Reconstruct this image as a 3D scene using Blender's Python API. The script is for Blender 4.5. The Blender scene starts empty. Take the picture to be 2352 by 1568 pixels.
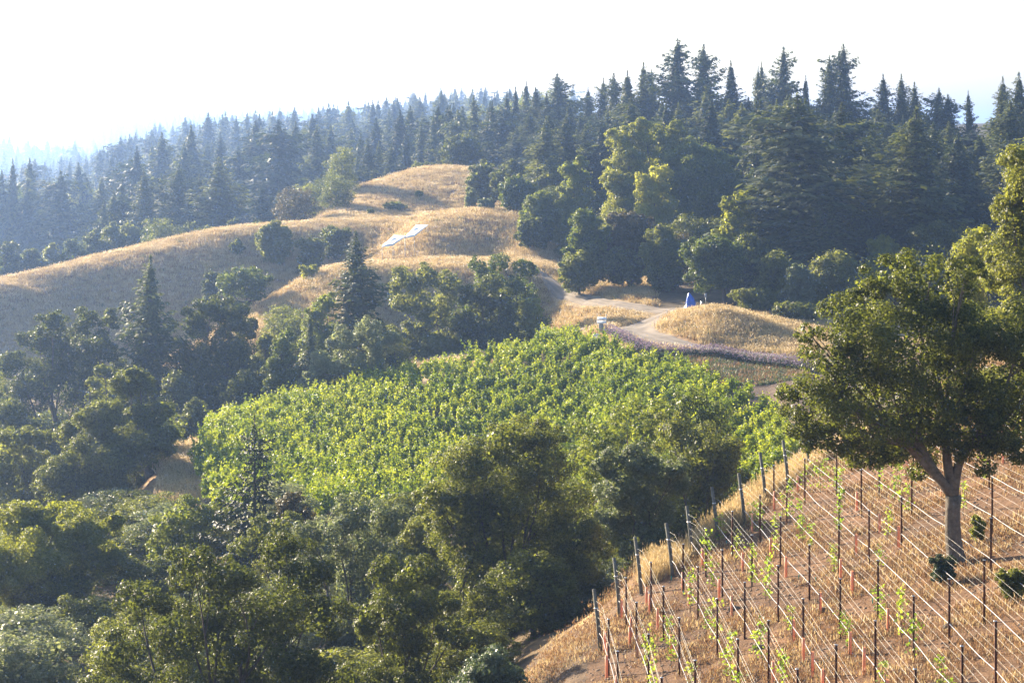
import bpy, math, random
import numpy as np
R = math.radians
sc = bpy.context.scene
COL = sc.collection

# ---------------------------------------------------------------- camera, sky, sun
F = 5305.0            # focal length in pixels of a 2352-wide picture
CU, HOR = 1176.0, 300.0   # centre column, horizon row (picture 2352 x 1568)
cam_d = bpy.data.cameras.new("camera"); cam = bpy.data.objects.new("camera", cam_d); COL.objects.link(cam)
cam.location = (0, 0, 0); cam.rotation_euler = (R(90), 0, 0)
cam_d.sensor_width = 36; cam_d.lens = F / 2352 * 36
cam_d.shift_y = -(784 - HOR) / 2352
cam_d.clip_start = 0.5; cam_d.clip_end = 20000
sc.camera = cam

SUN_AZ, SUN_EL = -41.0, 17.5      # degrees, left of the view direction / above the horizon
world = bpy.data.worlds.new("World"); sc.world = world; world.use_nodes = True
wn = world.node_tree
sky = wn.nodes.new("ShaderNodeTexSky"); sky.sky_type = 'NISHITA'; sky.sun_disc = False
sky.sun_elevation = R(SUN_EL); sky.sun_rotation = R(SUN_AZ); sky.air_density = 1.0; sky.dust_density = 1.6; sky.ozone_density = 2.5
wn.links.new(sky.outputs[0], wn.nodes["Background"].inputs[0]); wn.nodes["Background"].inputs[1].default_value = 0.08
sun_d = bpy.data.lights.new("sun", 'SUN'); sun_d.energy = 5.0; sun_d.angle = R(0.6); sun_d.color = (1.0, 0.85, 0.62)
sun = bpy.data.objects.new("sun", sun_d); COL.objects.link(sun)
sun.rotation_euler = (R(90 - SUN_EL), 0, R(180 - SUN_AZ))
sun.location = (-60, 60, 80)
sc.view_settings.view_transform = 'Standard'; sc.view_settings.look = 'None'
sc.view_settings.exposure = 1.9; sc.view_settings.gamma = 1.0
sc.cycles.volume_bounces = 1
sc.cycles.max_bounces = 6; sc.cycles.diffuse_bounces = 3; sc.cycles.transmission_bounces = 3; sc.cycles.transparent_max_bounces = 6

# ---------------------------------------------------------------- materials
def new_mat(name):
    m = bpy.data.materials.new(name); m.use_nodes = True
    nt = m.node_tree; return m, nt, nt.nodes["Principled BSDF"]
def ramp(nt, src, stops):
    r = nt.nodes.new("ShaderNodeValToRGB"); e = r.color_ramp.elements
    while len(e) < len(stops): e.new(0.5)
    for el, (p, c) in zip(e, stops): el.position = p; el.color = (*c, 1)
    nt.links.new(src, r.inputs[0]); return r.outputs[0]
def noise(nt, scale, detail=4, rough=.55, coord='Object'):
    tc = nt.nodes.new("ShaderNodeTexCoord"); n = nt.nodes.new("ShaderNodeTexNoise")
    n.inputs["Scale"].default_value = scale; n.inputs["Detail"].default_value = detail; n.inputs["Roughness"].default_value = rough
    nt.links.new(tc.outputs[coord], n.inputs["Vector"]); return n.outputs["Fac"]
def mixc(nt, f, a, b, mode='MIX'):
    m = nt.nodes.new("ShaderNodeMix"); m.data_type = 'RGBA'; m.blend_type = mode
    for k, v in ((0, f), (6, a), (7, b)):
        if isinstance(v, (int, float)): m.inputs[k].default_value = v
        elif isinstance(v, tuple): m.inputs[k].default_value = (*v, 1)
        else: nt.links.new(v, m.inputs[k])
    return m.outputs[2]
def mathn(nt, op, a, b):
    m = nt.nodes.new("ShaderNodeMath"); m.operation = op
    for k, v in ((0, a), (1, b)):
        if isinstance(v, (int, float)): m.inputs[k].default_value = v
        else: nt.links.new(v, m.inputs[k])
    return m.outputs[0]

def leaf_mat(name, c0, c1, c2, trans, tfac=.4, rough=.42, nscale=.5):
    """leaf: three natural tones by clump noise, leaf and tree; light passes through"""
    m, nt, p = new_mat(name)
    g = nt.nodes.new("ShaderNodeNewGeometry"); oi = nt.nodes.new("ShaderNodeObjectInfo")
    f = mathn(nt, 'ADD', mathn(nt, 'MULTIPLY', noise(nt, nscale, 3), .5), mathn(nt, 'MULTIPLY', g.outputs["Random Per Island"], .5))
    f = mathn(nt, 'ADD', f, mathn(nt, 'MULTIPLY', mathn(nt, 'SUBTRACT', oi.outputs["Random"], .5), .5))
    c = ramp(nt, f, [(.22, c0), (.5, c1), (.85, c2)])
    nt.links.new(c, p.inputs["Base Color"]); p.inputs["Roughness"].default_value = rough
    p.inputs["Specular IOR Level"].default_value = .30
    t = nt.nodes.new("ShaderNodeBsdfTranslucent")
    nt.links.new(mixc(nt, 1.0, c, trans, 'MULTIPLY'), t.inputs[0])
    mx = nt.nodes.new("ShaderNodeMixShader"); mx.inputs[0].default_value = tfac
    nt.links.new(p.outputs[0], mx.inputs[1]); nt.links.new(t.outputs[0], mx.inputs[2])
    nt.links.new(mx.outputs[0], nt.nodes["Material Output"].inputs[0])
    return m
M = {}
M['oak'] = leaf_mat("oak_leaf", (.038, .050, .016), (.082, .100, .028), (.145, .16, .05), (2.6, 2.4, 1.1), .5, .50)
M['oak_grey'] = leaf_mat("grey_oak_leaf", (.085, .11, .065), (.135, .16, .095), (.20, .22, .135), (2.1, 2.0, 1.2), .42, .50)
M['oak_yellow'] = leaf_mat("yellow_green_leaf", (.105, .125, .02), (.175, .195, .034), (.26, .27, .06), (2.5, 2.3, 1.1), .5, .52)
M['bay'] = leaf_mat("bay_leaf", (.045, .068, .02), (.085, .115, .028), (.15, .175, .042), (2.5, 2.3, 1.0), .46, .5)
M['oak_brown'] = leaf_mat("brown_green_leaf", (.055, .05, .022), (.09, .08, .035), (.13, .11, .05), (2.0, 1.8, 1.1), .35, .5)
M['fir'] = leaf_mat("fir_needles", (.022, .036, .018), (.045, .064, .028), (.095, .115, .045), (2.2, 2.0, 1.1), .34, .6, .3)
M['fir_light'] = leaf_mat("light_fir_needles", (.045, .064, .026), (.08, .10, .038), (.13, .15, .055), (2.2, 2.0, 1.1), .36, .6, .3)
M['vine'] = leaf_mat("vine_leaf", (.095, .155, .018), (.17, .24, .026), (.28, .345, .045), (2.1, 1.75, .8), .45, .52, .8)
M['young'] = leaf_mat("young_vine_leaf", (.12, .20, .03), (.17, .26, .04), (.24, .30, .06), (2.0, 1.8, 1.0), .5, .5)
M['shrub'] = leaf_mat("shrub_leaf", (.05, .07, .04), (.08, .11, .06), (.12, .15, .085), (1.8, 1.8, 1.1), .3, .45)
M['lav_leaf'] = leaf_mat("lavender_leaf", (.05, .065, .05), (.07, .085, .06), (.10, .11, .075), (1.5, 1.5, 1.1), .3, .6)
M['lav_flower'] = leaf_mat("lavender_flower", (.13, .10, .14), (.18, .14, .19), (.25, .20, .25), (1.4, 1.3, 1.4), .35, .6)
M['straw'] = leaf_mat("dry_grass", (.34, .25, .13), (.49, .38, .20), (.62, .51, .32), (1.4, 1.3, 1.1), .3, .55, .25)
M['straw_red'] = leaf_mat("reddish_dry_grass", (.11, .065, .037), (.19, .12, .066), (.31, .215, .125), (1.5, 1.3, 1.1), .35, .6, .5)

M['pine'] = leaf_mat('pine_needles', (.012, .020, .010), (.024, .036, .015), (.048, .062, .024), (1.6, 1.5, 1.0), .15, .6, .3)
def bark_mat(name, a, b, scale=6):
    m, nt, p = new_mat(name)
    c = ramp(nt, noise(nt, scale, 6, .7), [(.3, a), (.65, b)])
    nt.links.new(c, p.inputs["Base Color"]); p.inputs["Roughness"].default_value = .9
    bp = nt.nodes.new("ShaderNodeBump"); bp.inputs["Strength"].default_value = .7; bp.inputs["Distance"].default_value = .05
    nt.links.new(noise(nt, scale * 2, 6, .7), bp.inputs["Height"]); nt.links.new(bp.outputs[0], p.inputs["Normal"]); return m
M['bark'] = bark_mat("oak_bark", (.075, .058, .042), (.21, .17, .13))
M['bark_dark'] = bark_mat("dark_bark", (.045, .035, .028), (.12, .095, .075))
M['post_wood'] = bark_mat("weathered_post_wood", (.09, .09, .07), (.18, .17, .14), 9)
M['rust'] = bark_mat("rusty_steel", (.085, .034, .02), (.19, .075, .038), 12)
def flat(name, c, rough=.5, metal=0., var=.12, scale=3.):
    m, nt, p = new_mat(name)
    cc = ramp(nt, noise(nt, scale, 4), [(.3, tuple(x * (1 - var) for x in c)), (.7, tuple(min(1, x * (1 + var)) for x in c))])
    nt.links.new(cc, p.inputs["Base Color"]); p.inputs["Roughness"].default_value = rough; p.inputs["Metallic"].default_value = metal
    return m, nt, p
M['cap'] = flat("bright_steel_cap", (.6, .6, .6), .3, 1.)[0]
M['wire'] = flat("galvanised_wire", (.46, .44, .40), .42, .7, .1)[0]
M['hose'] = flat("pale_drip_hose", (.74, .72, .74), .28, 0., .08)[0]
M['white'] = flat("white_sheet", (.86, .86, .85), .35, 0., .04)[0]
M['grey_metal'] = flat("grey_metal", (.28, .29, .29), .5, .3)[0]
M['blue'], nt, p = flat("blue_tarpaulin", (.025, .11, .55), .35, 0., .3, 4.)
bp = nt.nodes.new("ShaderNodeBump"); bp.inputs["Strength"].default_value = .6; bp.inputs["Distance"].default_value = .08
nt.links.new(noise(nt, 5, 5), bp.inputs["Height"]); nt.links.new(bp.outputs[0], p.inputs["Normal"])
M['terracotta'] = flat("orange_plastic", (.50, .16, .06), .55)[0]
M['teal'] = flat("teal_clip", (.02, .32, .27), .5)[0]
def tube_mat():
    m, nt, p = flat("salmon_grow_tube", (.90, .56, .36), .5, 0., .1, 5.)
    t = nt.nodes.new("ShaderNodeBsdfTranslucent"); t.inputs[0].default_value = (1.0, .66, .44, 1)
    mx = nt.nodes.new("ShaderNodeMixShader"); mx.inputs[0].default_value = .5
    nt.links.new(p.outputs[0], mx.inputs[1]); nt.links.new(t.outputs[0], mx.inputs[2]); nt.links.new(mx.outputs[0], nt.nodes["Material Output"].inputs[0]); return m
M['tube'] = tube_mat()
M['clod'] = bark_mat('dry_soil', (.15, .095, .06), (.26, .17, .11), 3)

def ground_mat():
    m, nt, p = new_mat("hillside_ground")
    at = nt.nodes.new("ShaderNodeAttribute"); at.attribute_name = "soil"
    v = ramp(nt, noise(nt, .9, 8, .68), [(.28, (.55, .5, .46)), (.5, (1, 1, 1)), (.72, (1.35, 1.35, 1.3))])
    v2 = ramp(nt, noise(nt, .12, 5, .6), [(.32, (.66, .68, .7)), (.5, (1, 1, 1)), (.7, (1.28, 1.2, 1.08))])
    c = mixc(nt, 1., mixc(nt, 1., at.outputs["Color"], v, 'MULTIPLY'), v2, 'MULTIPLY')
    v3 = ramp(nt, noise(nt, 7., 6, .75), [(.32, (.5, .46, .5)), (.5, (1, 1, 1)), (.7, (1.3, 1.28, 1.2))])
    c = mixc(nt, .8, c, mixc(nt, 1., c, v3, 'MULTIPLY'))
    nt.links.new(c, p.inputs["Base Color"]); p.inputs["Roughness"].default_value = .95; p.inputs["Specular IOR Level"].default_value = .15
    b1 = nt.nodes.new("ShaderNodeBump"); b1.inputs["Strength"].default_value = .9; b1.inputs["Distance"].default_value = .22
    nt.links.new(noise(nt, 1.8, 8, .72), b1.inputs["Height"]); nt.links.new(b1.outputs[0], p.inputs["Normal"]); return m
M['ground'] = ground_mat()
def road_mat():
    m, nt, p = new_mat("dirt_road")
    uv = nt.nodes.new("ShaderNodeAttribute"); uv.attribute_name = "across"
    s = nt.nodes.new("ShaderNodeSeparateXYZ"); nt.links.new(uv.outputs["Vector"], s.inputs[0])
    w = nt.nodes.new("ShaderNodeMath"); w.operation = 'SINE'
    nt.links.new(mathn(nt, 'ADD', mathn(nt, 'MULTIPLY', s.outputs[0], 19.), mathn(nt, 'MULTIPLY', noise(nt, .5, 3), 4.)), w.inputs[0])
    c = ramp(nt, mathn(nt, 'MULTIPLY_ADD', w.outputs[0], .5), [(0., (.19, .15, .112)), (1., (.26, .21, .16))])
    v3 = ramp(nt, noise(nt, 2., 6, .7), [(.3, (.75, .73, .7)), (.7, (1.15, 1.12, 1.1))])
    nt.links.new(mixc(nt, 1., c, v3, 'MULTIPLY'), p.inputs["Base Color"]); p.inputs["Roughness"].default_value = .95
    return m
M['road'] = road_mat()

# ---------------------------------------------------------------- mesh helpers
def mk(name, V, Q=None, T=None, mat=None, parent=None, loc=None, smooth=False, link=True):
    V = np.asarray(V, np.float32).reshape(-1, 3)
    me = bpy.data.meshes.new(name)
    me.vertices.add(len(V)); me.vertices.foreach_set("co", V.ravel())
    nq = 0 if Q is None else len(Q); nt_ = 0 if T is None else len(T)
    loops = []; starts = []; tot = 0
    if nq: loops.append(np.asarray(Q, np.int32).ravel()); starts.append(np.arange(nq) * 4); tot = nq * 4
    if nt_: loops.append(np.asarray(T, np.int32).ravel()); starts.append(tot + np.arange(nt_) * 3); tot += nt_ * 3
    if tot:
        me.loops.add(tot); me.polygons.add(nq + nt_)
        me.loops.foreach_set("vertex_index", np.concatenate(loops)); me.polygons.foreach_set("loop_start", np.concatenate(starts).astype(np.int32))
        if smooth: me.polygons.foreach_set("use_smooth", np.ones(nq + nt_, bool))
    me.update(calc_edges=True)
    if mat: me.materials.append(mat)
    o = bpy.data.objects.new(name, me)
    if link: COL.objects.link(o)
    if parent: o.parent = parent
    if loc is not None: o.location = loc
    return o
def meta(o, label=None, cat=None, group=None, kind=None):
    if label: o["label"] = label
    if cat: o["category"] = cat
    if group: o["group"] = group
    if kind: o["kind"] = kind
    return o
def thing(name, label, cat, loc=(0, 0, 0), rz=0., group=None):
    o = bpy.data.objects.new(name, None); COL.objects.link(o); o.location = loc; o.rotation_euler = (0, 0, rz)
    o.empty_display_size = .2
    return meta(o, label, cat, group)
def dup(root, loc, rz=0., scale=None, label=None, group=None):
    r = root.copy(); COL.objects.link(r); r.location = loc; r.rotation_euler = (0, 0, rz)
    if scale is not None: r.scale = scale
    if label: r["label"] = label
    if group: r["group"] = group
    for ch in root.children:
        c = ch.copy(); COL.objects.link(c); c.parent = r
        for g in ch.children:
            d = g.copy(); COL.objects.link(d); d.parent = c
    return r
class MB:
    def __init__(s): s.V = []; s.Q = []; s.T = []; s.n = 0
    def add(s, V, Q=None, T=None):
        V = np.asarray(V, float).reshape(-1, 3); s.V.append(V)
        if Q is not None and len(Q): s.Q.append(np.asarray(Q) + s.n)
        if T is not None and len(T): s.T.append(np.asarray(T) + s.n)
        s.n += len(V)
    def tube(s, pts, rad, k=6, cap=True):
        P = np.asarray(pts, float); n = len(P); rad = np.broadcast_to(np.asarray(rad, float), (n,))
        d = np.gradient(P, axis=0); d /= np.linalg.norm(d, axis=1)[:, None] + 1e-9
        ref = np.array([0, 0, 1.]) if abs(d[0][2]) < .9 else np.array([1., 0, 0])
        a = np.cross(d, ref); a /= np.linalg.norm(a, axis=1)[:, None] + 1e-9; b = np.cross(d, a)
        th = np.arange(k) * 2 * math.pi / k
        V = P[:, None, :] + rad[:, None, None] * (np.cos(th)[None, :, None] * a[:, None, :] + np.sin(th)[None, :, None] * b[:, None, :])
        i = np.arange(n - 1)[:, None] * k; j = np.arange(k)[None, :]; j2 = (j + 1) % k
        Q = np.stack([i + j, i + j2, i + k + j2, i + k + j], -1).reshape(-1, 4)
        V = V.reshape(-1, 3); T = None
        if cap:
            V = np.vstack([V, P[-1], P[0]]); e = (n - 1) * k; jj = np.arange(k)
            T = np.vstack([np.stack([e + jj, e + (jj + 1) % k, np.full(k, n * k)], -1), np.stack([(jj + 1) % k, jj, np.full(k, n * k + 1)], -1)])
        s.add(V, Q, T)
    def box(s, c, h, rot=None):
        c = np.asarray(c, float); h = np.asarray(h, float) / 2
        V = np.array([[x, y, z] for x in (-1, 1) for y in (-1, 1) for z in (-1, 1)], float) * h
        if rot is not None: V = V @ np.asarray(rot).T
        s.add(V + c, [(0, 1, 3, 2), (4, 6, 7, 5), (0, 4, 5, 1), (2, 3, 7, 6), (0, 2, 6, 4), (1, 5, 7, 3)])
    def leaves(s, C, N, L, W, rng, bias=None):
        """flat diamond leaves at C with normals N, lengths L, widths W"""
        n = len(C)
        if n == 0: return
        N = N / (np.linalg.norm(N, axis=1)[:, None] + 1e-9)
        t = rng.normal(size=(n, 3)) if bias is None else bias + rng.normal(size=(n, 3)) * .35
        t = t - N * (t * N).sum(1)[:, None]; t /= np.linalg.norm(t, axis=1)[:, None] + 1e-9
        b = np.cross(N, t); L = np.broadcast_to(L, (n,))[:, None] / 2; W = np.broadcast_to(W, (n,))[:, None] / 2
        V = np.stack([C - t * L, C + b * W + N * W * .25, C + t * L, C - b * W + N * W * .25], 1)
        s.add(V, np.arange(4 * n).reshape(n, 4))
    def make(s, name, mat=None, parent=None, loc=None, smooth=False, link=True):
        return mk(name, np.vstack(s.V), np.vstack(s.Q) if s.Q else None, np.vstack(s.T) if s.T else None, mat, parent, loc, smooth, link)
def unit(rng, n):
    v = rng.normal(size=(n, 3)); return v / np.linalg.norm(v, axis=1)[:, None]

# ---------------------------------------------------------------- terrain: depth profiles of the hills, column by column
def pchip(x, y, xi):
    x = np.asarray(x, float); y = np.asarray(y, float); h = np.diff(x); sl = np.diff(y, axis=0) / (h if y.ndim == 1 else h[:, None])
    d = np.zeros_like(y); d[0] = sl[0]; d[-1] = sl[-1]
    w1 = 2 * h[1:] + h[:-1]; w2 = h[1:] + 2 * h[:-1]
    if y.ndim > 1: w1 = w1[:, None]; w2 = w2[:, None]
    a, b = sl[:-1], sl[1:]; ok = a * b > 0
    with np.errstate(all='ignore'): dd = (w1 + w2) / (w1 / a + w2 / b)
    d[1:-1] = np.where(ok, dd, 0.)
    k = np.clip(np.searchsorted(x, xi) - 1, 0, len(x) - 2); H = h[k]; t = np.clip((xi - x[k]) / H, 0, 1)
    if y.ndim > 1: t = t[:, None]; H = H[:, None]
    return (2*t**3 - 3*t**2 + 1) * y[k] + (t**3 - 2*t**2 + t) * H * d[k] + (-2*t**3 + 3*t**2) * y[k+1] + (t**3 - t**2) * H * d[k+1]

# (distance, picture row at which ground at that distance would lie) for each picture column
PROF = {
 -300: [(40,2400),(80,1850),(125,1450),(160,1280),(200,1200),(240,1080),(288,940),(300,800),(308,712),(314,700),(350,780),(400,700),(450,640),(520,610),(600,570),(700,550),(800,530),(900,480),(1100,500),(1300,480),(1500,470),(2500,420)],
 0:   [(40,2400),(80,1800),(125,1400),(160,1270),(200,1180),(240,1060),(286,900),(298,760),(307,655),(314,643),(345,740),(400,690),(450,620),(520,600),(600,560),(700,545),(800,520),(900,470),(1100,490),(1300,470),(1500,465),(2500,420)],
 200: [(40,2400),(80,1750),(120,1440),(140,1330),(160,1240),(185,1200),(220,1150),(262,1010),(292,850),(307,700),(316,610),(322,596),(350,690),(390,720),(450,620),(520,565),(600,540),(700,520),(800,515),(1000,480),(1300,402),(1500,420),(2500,400)],
 400: [(40,2400),(80,1750),(110,1500),(130,1330),(145,1190),(155,1120),(165,1060),(174,1035),(190,1090),(220,1070),(250,970),(296,800),(311,660),(321,566),(327,549),(355,640),(400,650),(460,580),(520,540),(600,505),(700,470),(900,460),(1100,420),(1300,372),(1500,400),(2500,390)],
 600: [(40,2300),(80,1750),(110,1450),(130,1250),(145,1170),(165,1065),(187,962),(198,975),(215,1030),(240,900),(259,735),(267,700),(277,715),(303,708),(316,605),(325,527),(331,516),(355,600),(400,610),(460,540),(520,515),(600,480),(700,450),(900,450),(1300,357),(1500,380),(2500,380)],
 800: [(40,2300),(80,1750),(110,1450),(130,1250),(145,1180),(165,1080),(195,920),(204,920),(218,950),(238,840),(258,700),(272,615),(282,618),(298,652),(318,600),(327,520),(333,505),(342,498),(358,470),(374,441),(400,520),(430,550),(470,520),(520,490),(600,455),(700,435),(900,430),(1300,357),(1500,380),(2500,380)],
 1000:[(40,2300),(80,1750),(110,1450),(130,1280),(148,1180),(170,1040),(203,862),(212,865),(225,850),(256,800),(266,700),(274,614),(284,602),(296,597),(304,540),(311,506),(318,496),(332,500),(348,493),(366,425),(384,384),(410,450),(440,490),(480,480),(520,460),(600,425),(700,400),(900,400),(1300,365),(2500,380)],
 1130:[(40,2350),(70,1800),(95,1530),(120,1380),(140,1230),(158,1130),(180,980),(207,828),(214,828),(228,830),(256,790),(265,690),(273,613),(282,604),(296,594),(304,535),(312,492),(318,484),(332,490),(348,480),(366,425),(384,390),(410,440),(440,460),(480,440),(520,435),(600,420),(700,395),(900,400),(2500,380)],
 1230:[(40,2500),(60,1930),(80,1600),(94,1480),(106,1410),(120,1380),(140,1230),(158,1130),(180,980),(209,812),(215,812),(228,812),(256,782),(266,700),(274,636),(282,612),(289,602),(300,550),(315,500),(335,490),(360,470),(384,430),(430,400),(480,410),(550,410),(600,405),(700,395),(2500,380)],
 1310: [(40,2500),(84,1475),(97,1430),(110,1405),(125,1350),(140,1240),(158,1130),(182,970),(209,808),(214,800),(225,785),(244,766),(254,735),(264,684),(277,640),(295,600),(320,520),(380,445),(440,392),(600,390),(2500,380)],
 1400: [(40,2500),(60,1850),(76,1568),(84,1440),(90,1385),(97,1400),(110,1420),(130,1270),(150,1130),(170,1000),(190,885),(208,800),(214,782),(222,757),(232,752),(242,738),(250,712),(262,672),(278,640),(295,600),(330,530),(380,450),(450,385),(600,380),(2500,380)],
 1480: [(40,2400),(60,1740),(76,1490),(84,1385),(91,1315),(97,1290),(108,1370),(130,1270),(150,1130),(170,1000),(186,910),(200,850),(208,812),(214,790),(221,768),(228,756),(235,746),(242,728),(250,702),(262,668),(280,633),(300,580),(340,500),(400,410),(600,380),(2500,380)],
 1575: [(40,2400),(60,1740),(76,1490),(84,1385),(91,1315),(97,1290),(108,1370),(130,1270),(150,1130),(170,1000),(186,910),(198,850),(207,808),(214,792),(220,757),(226,722),(232,718),(240,716),(250,700),(262,665),(280,630),(300,570),(340,490),(400,400),(600,380),(2500,380)],
 1640:[(45,2250),(64,1640),(75,1430),(84,1318),(92,1255),(98,1225),(108,1330),(125,1330),(140,1220),(155,1110),(170,990),(183,900),(193,850),(201,822),(208,806),(213,800),(218,755),(224,712),(230,708),(236,722),(244,712),(252,690),(262,665),(300,570),(350,455),(400,395),(600,380),(2500,380)],
 1740:[(45,2200),(60,1680),(75,1400),(84,1285),(92,1210),(102,1145),(112,1230),(130,1250),(145,1150),(158,1060),(170,990),(180,920),(190,868),(199,838),(206,820),(211,812),(217,775),(223,738),(230,735),(240,725),(250,700),(262,665),(300,575),(350,460),(400,397),(600,380),(2500,380)],
 1830:[(45,2150),(58,1690),(65,1520),(75,1362),(84,1255),(92,1178),(100,1128),(108,1095),(117,1160),(130,1200),(145,1120),(158,1030),(170,960),(180,895),(190,862),(198,838),(206,825),(213,800),(222,775),(232,750),(245,725),(262,680),(300,580),(350,460),(400,400),(600,380),(2500,380)],
 2000:[(45,2000),(55,1670),(63,1500),(72,1360),(80,1270),(90,1180),(100,1110),(114,1020),(125,1060),(135,1060),(150,1020),(165,960),(180,890),(195,850),(210,810),(230,770),(260,690),(300,580),(350,460),(400,400),(600,385),(2500,380)],
 2200:[(40,2050),(50,1700),(60,1485),(70,1315),(80,1190),(90,1100),(105,1000),(121,905),(135,910),(150,905),(165,900),(195,850),(230,770),(260,690),(300,580),(350,455),(400,395),(600,385),(2500,380)],
 2400:[(40,1950),(50,1570),(60,1340),(70,1160),(80,1040),(90,960),(130,790),(140,800),(165,810),(200,780),(250,680),(300,570),(350,450),(400,390),(600,385),(2500,380)],
 2800:[(40,1850),(50,1450),(60,1230),(70,1070),(80,960),(90,880),(140,740),(200,700),(250,640),(300,550),(350,440),(400,390),(600,385),(2500,380)],
}
# the young vineyard lies on one even slope, falling to the left and gently away, up to its brow
for u_, eD in {1310: 79, 1400: 81, 1480: 86, 1575: 90, 1640: 92, 1740: 95, 1830: 100, 2000: 106, 2200: 113, 2400: 119, 2800: 125}.items():
    near = [(d_, HOR + F*17.06/d_ - .322*(u_ - CU) + .0219*F) for d_ in list(range(40, eD - 5, 8)) + [eD]]
    PROF[u_] = near + [q for q in PROF[u_] if q[0] > eD + 3]
def far_D(d_): return d_ if d_ <= 440 else 440 + (d_ - 440) * 3.4      # the slopes beyond the ridge run back this much farther
for u_ in PROF: PROF[u_] = [(far_D(d_), v_ - (26 * F * (1/d_ - 1/far_D(d_)) if d_ > 440 else 0)) for d_, v_ in PROF[u_]]
us = sorted(PROF)
Dg = np.concatenate([np.geomspace(4, 38, 30)[:-1], np.arange(38, 120, .4), np.arange(120, 430, .7), np.geomspace(430, 1300, 130), np.geomspace(1315, 7900, 150)])
Ug = np.concatenate([-400 - np.geomspace(60, 5000, 30)[::-1], np.arange(-400, 2900, 9.), 2900 + np.geomspace(60, 5000, 30)])
rows = []
for u in us:
    k = PROF[u]; D = np.array([p[0] for p in k], float); Z = -(np.array([p[1] for p in k]) - HOR) / F * D
    D = np.concatenate([[4, 9, 22], D, [8000]]); Z = np.concatenate([[-2.2, -3.4, -8.6], Z, [Z[-1] - 10]])
    rows.append(pchip(D, Z, Dg))
ZT = pchip(np.array(us), np.array(rows), np.clip(Ug, us[0], us[-1]))      # [u, D]

def vnoise(x, y, s, seed):
    """smooth value noise in metres"""
    x = np.asarray(x) / s + 1000; y = np.asarray(y) / s + 1000; xi = np.floor(x).astype(np.int64); yi = np.floor(y).astype(np.int64)
    fx = x - xi; fy = y - yi; fx = fx*fx*(3-2*fx); fy = fy*fy*(3-2*fy)
    def h(a, b):
        n = (a * 374761393 + b * 668265263 + seed * 974634777) & 0x7fffffff
        n = ((n ^ (n >> 13)) * 1274126177) & 0x7fffffff
        return ((n ^ (n >> 16)) & 0xffff) / 32767.5 - 1
    return (h(xi, yi)*(1-fx) + h(xi+1, yi)*fx)*(1-fy) + (h(xi, yi+1)*(1-fx) + h(xi+1, yi+1)*fx)*fy
GD, GU = np.meshgrid(Dg, Ug)
GX = (GU - CU) / F * GD; GY = GD
amp = np.interp(GD, [20, 60, 125, 300, 430, 900, 2500], [.03, .03, .06, .35, .5, 2.5, 6.])
ZT = ZT + amp * (vnoise(GX, GY, 14, 1) * .6 + vnoise(GX, GY, 5, 2) * .3) + np.interp(GD, [430, 900, 3400], [0, 1, 8]) * vnoise(GX, GY, 70, 5)
ZT = ZT + np.interp(GD, [30, 60, 110, 140, 420, 500], [.02, .035, .05, .05, .12, 0]) * vnoise(GX, GY, 1.3, 3)

def gz(x, y):
    """terrain height at x, y"""
    x = np.asarray(x, float); y = np.maximum(np.asarray(y, float), 4.01); u = CU + F * x / y
    i = np.clip(np.searchsorted(Ug, u) - 1, 0, len(Ug) - 2); j = np.clip(np.searchsorted(Dg, y) - 1, 0, len(Dg) - 2)
    a = np.clip((u - Ug[i]) / (Ug[i+1] - Ug[i]), 0, 1); b = np.clip((y - Dg[j]) / (Dg[j+1] - Dg[j]), 0, 1)
    return (ZT[i, j]*(1-b) + ZT[i, j+1]*b)*(1-a) + (ZT[i+1, j]*(1-b) + ZT[i+1, j+1]*b)*a
def row_of(x, y, z): return HOR - F * z / y
def hit(u, v, up=0., dmin=40., dmax=4000.):
    """first ground point (raised by up) seen at picture point u, v"""
    D = np.concatenate([np.arange(dmin, min(dmax, 430), .25), np.arange(430, max(dmax, 431), 2.)]); x = (u - CU) / F * D
    z = gz(x, D) + up; ray = -(v - HOR) / F * D
    k = np.nonzero(z >= ray)[0]; k = k[0] if len(k) else len(D) - 1
    return x[k], D[k], z[k] - up
def at(u, D):
    x = (u - CU) / F * D; return x, D, float(gz(x, D))
def poly_in(px, py, poly):
    px = np.asarray(px, float); py = np.asarray(py, float); r = np.zeros(px.shape, bool); n = len(poly)
    for a in range(n):
        x0, y0 = poly[a]; x1, y1 = poly[(a+1) % n]
        if y0 == y1: continue
        c = ((y0 > py) != (y1 > py)) & (px < (x1-x0)*(py-y0)/(y1-y0)+x0); r ^= c
    return r
VINE_POLY = [(446,1075),(478,1012),(540,985),(620,960),(700,940),(760,930),(850,905),(900,893),(1040,858),(1180,826),(1290,800),(1390,812),(1450,850),(1560,868),(1680,908),(1765,948),(1800,1010),(1860,1080),(1800,1130),(1600,1200),(1400,1200),(900,1200),(600,1240),(490,1200),(455,1120)]
def in_green(x, y):
    z = gz(x, y); return poly_in(CU + F*x/y, row_of(x, y, z), VINE_POLY) & (y > 128) & (y < 216)
def edge_D(x):   # far edge of the young vineyard: wooden end posts
    return np.interp(x, [-6, 2.8, 3.8, 4.7, 6, 7.1, 8.3, 9.6, 11, 12, 13.1, 14.4, 17, 20, 30], [74, 79, 84, 86.6, 87.8, 90.8, 92.6, 94.2, 98.8, 99.8, 102, 105, 110, 114, 126])

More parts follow.
